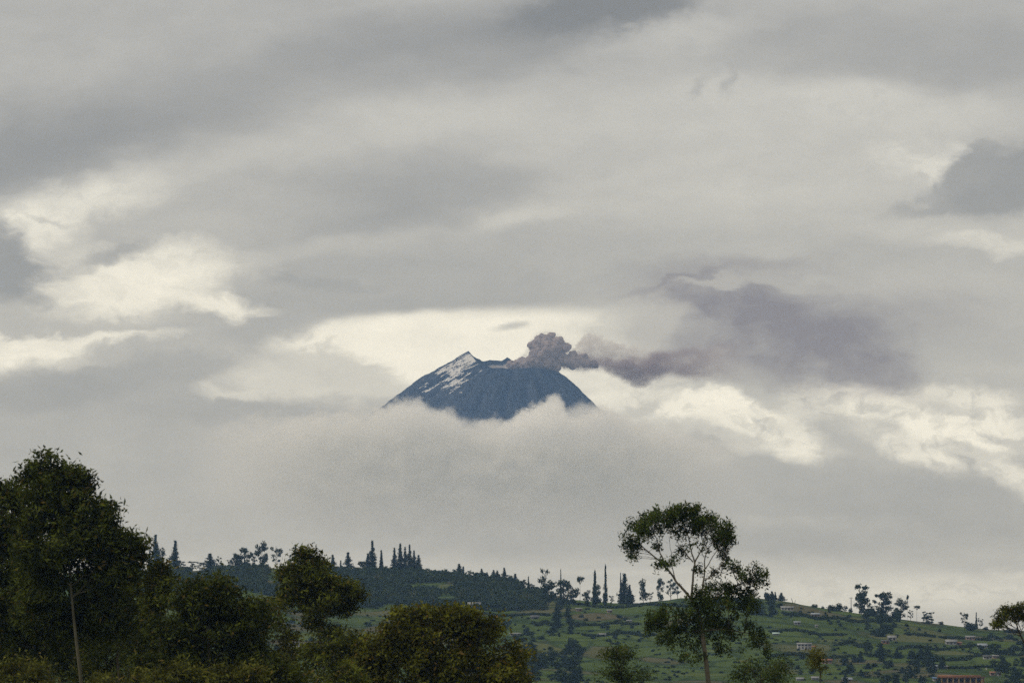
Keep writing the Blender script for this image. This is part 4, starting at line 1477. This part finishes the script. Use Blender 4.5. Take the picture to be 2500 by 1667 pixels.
house(1988, 1665, 16, 7, 'wall_grey', 'roof_pale', 'second pale roof at the bottom edge, below the earth-red house', windows=2, rise=0.6)
house(2066, 1666, 22, 8, 'wall_pink', 'roof_zinc', 'third and widest pale roof at the bottom edge', windows=2, rise=0.6)
house(1158, 1485, 30, 13, 'wall_grey', 'roof_pale', 'grey-white house at the upper edge of the green field above the dome bush', windows=3, rise=0.4)
house(1180, 1480, 7, 6, 'wall_white', 'roof_pale', 'tiny white hut right of the grey-white house above the dome bush', 'hut', windows=1, door=False)
house(720, 1582, 24, 13, 'wall_white', 'roof_pale', 'white house glimpsed between the near left trees', windows=3, rise=0.3)
house(1306, 1517, 20, 8, 'wall_grey', 'roof_dark', 'dark-roofed hut on the green field left of the downhill tree lines', 'hut', windows=2, rise=0.6)
house(1413, 1491, 14, 6, 'wall_pink', 'roof_pale', 'small pinkish house just right of the downhill tree lines', windows=2)
house(1488, 1497, 12, 7, 'wall_pink', 'roof_pale', 'small pale red house under the tallest spire', windows=2)
house(1536, 1523, 12, 5, 'wall_white', 'roof_pale', 'thin white shed on the middle slope left of the umbrella eucalyptus', 'shed', windows=2, door=False)
house(1469, 1561, 18, 6, 'wall_grey', 'roof_pale', 'long pale shed low on the middle slope', 'shed', windows=2, rise=0.5)
house(1258, 1559, 26, 6, 'wall_grey', 'roof_pale', 'low pale shed by the dark trees at the dome bush shoulder', 'shed', windows=3)

# long orange building in the bottom right corner, on posts
p = hill_pt(2345, 1668)
s = pxm(p[1])
lb = empty('roadside_building', (p[0], p[1], p[2] + 0.1))
tag(lb, 'long building with orange-brown roof on yellow posts in the bottom right', 'building', 'houses on the green hillside')
W_, H_ = 112 * s, 26 * s
link_mesh('wall', box_mesh('wall', -W_ / 2, W_ / 2, 1.2, 5.0, -3, H_ * 0.55, M['wall_brick']), lb)
link_mesh('roof', box_mesh('roof', -W_ / 2 - .3, W_ / 2 + .3, -1.6, 5.4, H_ * 0.56, H_ * 0.64, M['roof_tile']), lb)
link_mesh('parapet', box_mesh('parapet', -W_ / 2 - .2, W_ * 0.42, 0.6, 1.2, H_ * 0.645, H_ * 0.80, M['wall_brick']), lb)
pm = box_mesh('post', -0.22, 0.22, -0.22, 0.22, -3, H_ * 0.555, M['wall_ochre'])
for k in range(8):
    link_mesh('post', pm, lb, (-W_ / 2 + W_ * (k + 0.5) / 8, -1.2, 0))
wm = box_mesh('window', -0.6, 0.6, -0.05, 0.05, 0, H_ * 0.25, M['glass_dark'])
for k in range(7):
    link_mesh('window', wm, lb, (-W_ / 2 + W_ * (k + 1) / 8, 1.17, H_ * 0.18))
house(2284, 1664, 18, 8, 'wall_grey', 'roof_blue', 'blue-roofed shed at the left end of the long orange building', 'shed', windows=1)
house(2318, 1676, 24, 9, 'wall_white', 'roof_pale', 'white kiosk at the bottom edge under the long orange building', 'kiosk', windows=2)


# poles
def pole(u, vb, vt, r, mat, name, label, cat, lean=0.0, arm=True):
    p = hill_pt(u, vb)
    h = zat(vt, p[1]) - p[2]
    root = empty(name, (p[0], p[1], p[2]))
    tag(root, label, cat)
    Vv, Qq = tube([(0, 0, -0.6), (lean * h * .5, 0, h * .5), (lean * h, 0, h)], [r, r * .85, r * .7], 7)
    link_mesh('shaft', mesh_np('shaft', Vv, Qq, M[mat], True), root)
    if arm:
        link_mesh('crossarm', box_mesh('crossarm', -0.8, 0.8, -0.08, 0.08, h - 0.55, h - 0.4, M[mat]), root)
        im = box_mesh('insulator', -0.07, 0.07, -0.07, 0.07, 0, 0.25, M[mat])
        for x in (-0.65, 0.65):
            link_mesh('insulator', im, root, (x, 0, h - 0.395))


pole(2077, 1491, 1457, 0.22, 'pole_grey', 'utility_pole', 'grey utility pole left of the big clump on the right ridge', 'utility pole')
pole(1936, 1472, 1459, 0.16, 'bark_dark', 'bare_stake', 'bare leaning dead stick on the right ridge skyline', 'stick', -0.45, False)
pole(1939, 1473, 1464, 0.12, 'bark_dark', 'bare_stake', 'short dead stick beside the longer leaning one on the right ridge', 'stick', 0.3, False)
pole(2406, 1640, 1629, 0.25, 'pole_white', 'white_post', 'white leaning post above the long orange-roofed building', 'post', -0.25, False)

# ------------------------------------------------------------------ near trees
NY = 300.0
fg_tree('eucalyptus_tree', 'tallest dark eucalyptus at the left with a pale slender trunk', 'tree', NY - 24, [(197, 1720), (190, 1600), (178, 1480), (160, 1330), (130, 1180)],
        [(120, 1142, 45, 38), (165, 1160, 42, 36), (100, 1190, 55, 48), (170, 1210, 58, 52), (130, 1260, 80, 60), (225, 1262, 62, 54), (270, 1300, 52, 50),
         (190, 1330, 95, 62), (300, 1350, 48, 48), (100, 1340, 85, 70), (250, 1390, 80, 52), (110, 1420, 80, 66, 1.5), (225, 1460, 70, 52, 2.5), (318, 1395, 34, 34),
         (205, 1178, 26, 26), (90, 1160, 26, 26), (332, 1340, 22, 26), (262, 1258, 28, 26), (110, 1500, 80, 50, 3.0), (250, 1510, 70, 50, 3.0), (180, 1550, 90, 50, 3.2)],
        M['leaf_dark'], M['bark_trunk'], 1, dens=1.5, r0=0.13)
fg_tree('eucalyptus_tree', 'dark eucalyptus cut by the left edge of the photo', 'tree', NY - 12, [(128, 1720), (112, 1600), (92, 1520), (50, 1400), (25, 1250)],
        [(25, 1205, 42, 36), (55, 1195, 34, 30), (10, 1260, 60, 56), (60, 1290, 60, 56), (20, 1350, 70, 66), (60, 1420, 70, 60), (0, 1450, 60, 66), (70, 1490, 60, 46), (-20, 1230, 40, 50), (20, 1540, 70, 50), (80, 1570, 60, 44)],
        M['leaf_dark'], M['bark_pale'], 2, dens=1.6, r0=0.085)
fg_tree('eucalyptus_tree', 'thin trunked eucalyptus between the tallest left tree and the ridge', 'tree', NY - 6, [(296, 1720), (285, 1600), (272, 1480), (262, 1390)],
        [(255, 1400, 60, 40), (290, 1430, 50, 40), (330, 1420, 30, 34), (240, 1470, 60, 44), (310, 1490, 48, 36), (290, 1545, 60, 40), (350, 1500, 32, 30)],
        M['leaf_olive'], M['bark_dark'], 3, dens=0.9, r0=0.10)
fg_tree('eucalyptus_sapling', 'narrow drooping eucalyptus just right of the tallest left tree', 'tree', NY - 18, [(392, 1720), (392, 1560), (388, 1440)],
        [(388, 1400, 26, 28), (372, 1418, 26, 28), (402, 1425, 18, 30), (380, 1450, 34, 28), (365, 1470, 34, 28), (395, 1395, 16, 18)],
        M['leaf_olive'], M['bark_dark'], 4, dens=1.3, r0=0.10)
fg_tree('broadleaf_tree', 'wide dark rounded tree in the lower left centre', 'tree', NY - 30, [(520, 1740), (515, 1640), (505, 1520)],
        [(490, 1440, 62, 38), (530, 1440, 50, 40), (460, 1485, 74, 50), (550, 1490, 66, 50), (500, 1540, 100, 56), (420, 1560, 76, 60), (590, 1550, 60, 50), (500, 1620, 130, 62), (640, 1500, 46, 40), (620, 1610, 66, 50), (400, 1640, 80, 50)],
        M['leaf_dark'], M['bark_dark'], 5, dens=1.5, r0=0.24, leaf=(0.30, 0.11))
fg_tree('eucalyptus_tree', 'rounded eucalyptus breaking the left ridge line, on a thin bare trunk', 'tree', NY + 20, [(795, 1740), (788, 1640), (780, 1560), (770, 1500), (752, 1420)],
        [(745, 1378, 40, 34), (728, 1410, 40, 38), (772, 1405, 36, 36), (735, 1445, 46, 36), (790, 1440, 48, 34), (825, 1450, 38, 36), (780, 1475, 62, 34), (840, 1470, 30, 26), (715, 1430, 26, 26), (764, 1520, 14, 10), (806, 1548, 20, 14), (698, 1462, 20, 22), (862, 1452, 20, 18), (746, 1352, 20, 16), (700, 1395, 18, 18)],
        M['leaf_olive'], M['bark_dark'], 6, dens=1.25, r0=0.12)
fg_tree('broadleaf_tree', 'loose brownish bush tree under the rounded ridge-breaking eucalyptus', 'tree', NY + 6, [(835, 1740), (832, 1660), (830, 1600)],
        [(815, 1570, 50, 40), (850, 1560, 40, 36), (780, 1600, 40, 34), (860, 1610, 60, 50), (820, 1640, 80, 44), (745, 1590, 30, 26)],
        M['leaf_olive'], M['bark_dark'], 7, dens=0.95, r0=0.14, leaf=(0.30, 0.10))
fg_tree('broadleaf_tree', 'brownish open tree between the wide dark tree and the white house', 'tree', NY - 4, [(660, 1740), (655, 1660), (650, 1580)],
        [(650, 1500, 44, 36), (690, 1540, 36, 34), (620, 1540, 40, 36), (690, 1600, 40, 34), (650, 1610, 60, 46), (700, 1640, 50, 40), (600, 1640, 50, 36)],
        M['leaf_brown'], M['bark_dark'], 8, dens=1.1, r0=0.12, leaf=(0.30, 0.10))
fg_tree('dome_tree', 'big dome-shaped olive green tree at the bottom centre', 'tree', NY - 20, [(1080, 1760), (1078, 1690), (1076, 1620)],
        [(1000, 1535, 75, 44), (1075, 1522, 78, 40), (1140, 1530, 60, 38), (945, 1575, 60, 50), (1050, 1580, 110, 60), (1180, 1570, 66, 48), (920, 1630, 66, 54), (1230, 1620, 56, 50),
         (1010, 1640, 120, 60), (1130, 1640, 120, 64), (1230, 1660, 66, 44), (900, 1670, 60, 50), (1020, 1510, 34, 20), (1110, 1505, 34, 20), (965, 1540, 30, 24), (985, 1505, 24, 16), (1140, 1500, 26, 16), (1200, 1528, 30, 24), (900, 1590, 26, 26), (1262, 1606, 26, 24), (1060, 1500, 22, 12)],
        M['leaf_bush'], M['bark_dark'], 9, dens=1.4, r0=0.26, leaf=(0.28, 0.12), voids=5)
# the umbrella topped eucalyptus: limbs placed one by one
UY = 280.0


def umbrella():
    rng = np.random.default_rng(77)
    base = at(1735, 1760, UY)
    gz = float(ground_z(UY))
    off = np.array([base[0], UY, gz])
    root = empty('umbrella_eucalyptus', off)
    tag(root, 'lone umbrella-topped eucalyptus with bare forked limbs right of centre', 'tree')
    A = lambda u, v, dy=0.0: at(u, v, UY) + np.array([0, dy, 0]) - off
    tp = np.array([[0, 0, -0.2], A(1735, 1740), A(1730, 1667), A(1722, 1600), A(1714, 1540), A(1704, 1490), A(1690, 1465)])
    tt = np.linspace(0, len(tp) - 1, 26)
    path = np.stack([np.interp(tt, np.arange(len(tp)), tp[:, k]) for k in range(3)], -1)
    Vt, Qt = tube(path, np.linspace(0.165, 0.10, 26), 9)
    link_mesh('trunk', mesh_np('trunk', Vt, Qt, M['bark_pale'], True), root)
    # limb: polyline in photo px
    limbs = [
        ([(1692, 1468), (1668, 1440), (1648, 1412), (1626, 1384), (1606, 1362), (1580, 1342), (1556, 1320)], 0.085),
        ([(1626, 1384), (1614, 1350), (1606, 1322), (1596, 1300)], 0.05),
        ([(1688, 1466), (1690, 1430), (1692, 1400), (1696, 1375), (1690, 1352), (1684, 1330), (1678, 1300)], 0.075),
        ([(1696, 1375), (1708, 1352), (1718, 1330), (1724, 1305)], 0.05),
        ([(1692, 1372), (1676, 1352), (1664, 1336), (1650, 1318)], 0.04),
        ([(1714, 1470), (1716, 1430), (1720, 1400), (1719, 1370), (1726, 1345), (1740, 1322)], 0.06),
        ([(1716, 1420), (1738, 1404), (1756, 1388), (1768, 1368), (1772, 1345)], 0.035),
        ([(1718, 1395), (1735, 1368), (1750, 1345), (1762, 1325)], 0.035),
        ([(1712, 1480), (1760, 1450), (1800, 1430), (1835, 1412), (1850, 1400)], 0.06),
        ([(1706, 1500), (1650, 1500), (1610, 1515), (1585, 1530)], 0.05),
        ([(1716, 1540), (1780, 1535), (1830, 1545), (1860, 1570)], 0.05),
        ([(1648, 1412), (1640, 1380), (1640, 1350), (1636, 1320)], 0.03),
    ]
    LP = []
    for pts, r in limbs:
        dy = rng.uniform(-0.8, 0.8)
        q = np.array([A(u, v, dy * k / (len(pts) - 1)) for k, (u, v) in enumerate(pts)])
        t2 = np.linspace(0, len(q) - 1, 4 * len(q))
        q = np.stack([np.interp(t2, np.arange(len(q)), q[:, k]) for k in range(3)], -1)
        q += (np.stack([fbm(np.stack([t2 * 1.3 + r * 90, t2 * 0 + k * 7, t2 * 0], -1), 3, 5) for k in range(3)], -1) - 0.5) * 0.12
        Vl, Ql = tube(q, np.linspace(r, r * 0.3, len(q)), 7)
        link_mesh('limb', mesh_np('limb', Vl, Ql, M['bark_pale'], True), root)
        LP.append(q)
    LPa = np.concatenate(LP)
    lobes = [  # u, v, ru, rv, weight
        (1540, 1312, 24, 26, 1.2), (1560, 1290, 34, 26, 1.3), (1590, 1272, 36, 24, 1.3), (1628, 1262, 40, 26, 1.3), (1665, 1254, 42, 24, 1.3), (1700, 1264, 40, 28, 1.3), (1738, 1276, 38, 28, 1.3),
        (1765, 1298, 30, 28, 1.3), (1780, 1310, 18, 22, 1.2), (1585, 1300, 34, 20, 1.1), (1640, 1290, 34, 20, 1.0), (1700, 1296, 40, 24, 1.0), (1745, 1320, 30, 28, 1.1), (1556, 1340, 18, 20, 0.8), (1545, 1350, 12, 18, 0.7),
        (1765, 1352, 20, 24, 0.9), (1772, 1372, 12, 14, 0.7), (1720, 1335, 22, 18, 0.55), (1665, 1318, 26, 16, 0.6), (1690, 1330, 22, 16, 0.6), (1602, 1384, 16, 12, 1.3), (1622, 1378, 18, 13, 1.1), (1640, 1372, 12, 10, 0.7),
        (1600, 1330, 22, 12, 0.4), (1700, 1392, 12, 12, 0.5), (1740, 1395, 16, 14, 0.3), (1530, 1330, 12, 12, 0.8), (1668, 1345, 12, 12, 0.5),
        # right arm and middle crown
        (1800, 1400, 18, 18, 0.8), (1830, 1404, 22, 16, 1.2), (1852, 1396, 18, 16, 1.2), (1866, 1410, 12, 16, 1.0), (1845, 1422, 22, 12, 0.7), (1790, 1384, 8, 8, 0.7), (1815, 1420, 16, 12, 0.7),
        (1735, 1438, 32, 22, 1.2), (1768, 1428, 22, 18, 1.2), (1790, 1446, 30, 20, 1.2), (1825, 1452, 26, 20, 1.2), (1700, 1458, 30, 24, 1.1), (1748, 1470, 44, 26, 1.2), (1800, 1478, 44, 26, 1.2), (1838, 1475, 20, 20, 1.0),
        (1690, 1490, 34, 26, 1.0), (1740, 1510, 56, 30, 1.0), (1700, 1530, 44, 30, 0.9), (1770, 1545, 40, 26, 0.9), (1600, 1512, 28, 24, 1.2), (1625, 1500, 26, 20, 1.0), (1585, 1530, 14, 26, 1.0), (1645, 1530, 30, 24, 0.8), (1660, 1555, 44, 26, 0.7),
        (1620, 1560, 26, 22, 0.8), (1720, 1570, 50, 26, 0.7), (1830, 1530, 26, 20, 0.9), (1855, 1550, 22, 20, 1.0), (1845, 1570, 30, 16, 0.8), (1870, 1590, 18, 14, 0.8), (1690, 1600, 40, 26, 0.5), (1780, 1590, 36, 22, 0.4)]
    cents, tw = [], []
    s = pxm(UY)
    for (u, v, ru, rv, wgt) in lobes:
        c = A(u, v, rng.uniform(-1.0, 1.0))
        R = np.array([ru, (ru + rv) * 0.55, rv]) * s
        nc = max(5, int(R[0] * R[2] * math.pi * 13 * wgt))
        d = rng.normal(size=(nc, 3))
        d /= np.linalg.norm(d, axis=1)[:, None]
        P = c + d * R * (rng.uniform(0, 1, nc) ** 0.45)[:, None]
        P = P[vnoise(P * 1.9 + 3.1, 8) > 0.34]
        if not len(P):
            continue
        cents.append(P)
        for q in rng.permutation(len(P))[:max(3, len(P) // 3)]:
            e = P[q]
            dd = np.linalg.norm(LPa - e, axis=1) + np.maximum(0, LPa[:, 2] - e[2] + 0.2) * 2
            j = int(np.argmin(dd))
            if dd[j] < 3.2:
                tw.append(tube(bez(LPa[j], e, rng.normal(size=3) * 0.10, 5), np.linspace(0.020, 0.007, 5), 3))
    Vw, Qw = join(tw)
    o = link_mesh('twigs', mesh_np('twigs', Vw, Qw, M['bark_dark'], True), root)
    o['kind'] = 'stuff'
    P = np.concatenate(cents)
    Vl, Ql = leaves(P, 34, (0.13, 0.13, 0.17), 0.22, 0.075, 0.75, rng)
    link_mesh('crown', mesh_np('crown', Vl, Ql, M['leaf_umbrella']), root)


umbrella()
fg_tree('young_tree', 'small dark treetop at the bottom, left of the umbrella eucalyptus', 'tree', UY + 15, [(1530, 1760), (1522, 1680), (1512, 1620)],
        [(1502, 1592, 30, 26), (1490, 1605, 22, 26), (1525, 1605, 28, 26), (1515, 1630, 44, 26), (1545, 1645, 36, 24), (1570, 1660, 40, 26), (1500, 1650, 40, 26)],
        M['leaf_umbrella'], M['bark_dark'], 14, dens=0.75, r0=0.13, leaf=(0.19, 0.06))
fg_tree('young_tree', 'ragged dark treetop at the bottom, right of the umbrella eucalyptus', 'tree', UY + 10, [(1855, 1760), (1855, 1690), (1858, 1640)],
        [(1830, 1630, 34, 24), (1880, 1625, 40, 24), (1910, 1622, 24, 22), (1850, 1655, 50, 26), (1905, 1655, 34, 24), (1805, 1650, 26, 22)],
        M['leaf_umbrella'], M['bark_dark'], 15, dens=0.7, r0=0.13, leaf=(0.19, 0.06))
fg_tree('young_tree', 'small olive treetop poking up before the earth-red hillside house', 'tree', 420, [(2003, 1760), (2002, 1690), (2000, 1630)],
        [(2000, 1604, 22, 14), (2020, 1612, 16, 9), (1990, 1612, 16, 12), (2003, 1626, 14, 12)],
        M['leaf_bush'], M['bark_dark'], 16, dens=0.9, r0=0.13, leaf=(0.24, 0.09))
fg_tree('eucalyptus_tree', 'eucalyptus leaning in at the far right edge, crown above the ridge', 'tree', UY + 40, [(2560, 1760), (2530, 1640), (2498, 1560), (2478, 1520), (2470, 1500)],
        [(2455, 1488, 20, 13), (2475, 1490, 22, 15), (2490, 1482, 18, 12), (2450, 1505, 18, 10), (2475, 1504, 20, 10), (2440, 1518, 12, 8), (2432, 1524, 10, 6), (2510, 1488, 26, 16), (2505, 1508, 20, 14), (2488, 1500, 12, 16)],
        M['leaf_olive'], M['bark_dark'], 17, dens=0.9, r0=0.10, leaf=(0.22, 0.075), voids=4, cl_spread=0.17, n_each=50)
# undergrowth at the bottom left
for i, (u, v, ru, rv, dY, lm, lab) in enumerate([
        (30, 1560, 90, 90, 14, 'leaf_olive', 'tall brownish bush in the bottom left corner'),
        (150, 1570, 90, 90, 22, 'leaf_dark', 'dark bush directly behind the pale left trunk'),
        (260, 1575, 80, 90, 16, 'leaf_olive', 'olive bush between the pale left trunk and the thin trunked eucalyptus'),
        (365, 1560, 70, 90, 10, 'leaf_dark', 'dark bush under the narrow drooping eucalyptus'),
        (60, 1640, 80, 50, -40, 'leaf_brown', 'low yellow-brown bush at the bottom left corner'),
        (310, 1650, 90, 44, -44, 'leaf_brown', 'brown weedy bush at the bottom edge under the thin trunked eucalyptus'),
        (430, 1655, 70, 40, -48, 'leaf_brown', 'yellowish bush at the bottom edge below the wide rounded tree'),
        (590, 1650, 70, 40, -52, 'leaf_brown', 'yellowish bush at the bottom edge left of the white house'),
        (700, 1660, 60, 44, -30, 'leaf_olive', 'olive bush at the bottom edge below the white house'),
        (850, 1665, 60, 40, -34, 'leaf_olive', 'olive bush at the bottom edge left of the dome-shaped tree')]):
    fg_tree('undergrowth_bush', lab, 'bush', NY + dY, [(u, 1740), (u, 1690), (u + 4, v + 10)],
            [(u - ru * .45, v, ru * .6, rv * .7), (u + ru * .45, v + 8, ru * .6, rv * .7), (u + 8, v - rv * .35, ru * .55, rv * .55), (u, v + rv * .6, ru, rv * .7)],
            M[lm], M['bark_dark'], 30 + i, dens=1.0, r0=0.09, leaf=(0.32, 0.09), limbs=True, droop=0.2, group='undergrowth bushes')

# ------------------------------------------------------------------ air
hz_m = vol_mat('air', (0.34, 0.57, 1.0), 5.8e-5)
hz = link_mesh('haze', box_mesh('haze', -4600, 4600, -420, 9250, GROUND_Z - 1.8, 830, hz_m))
tag(hz, kind='stuff')
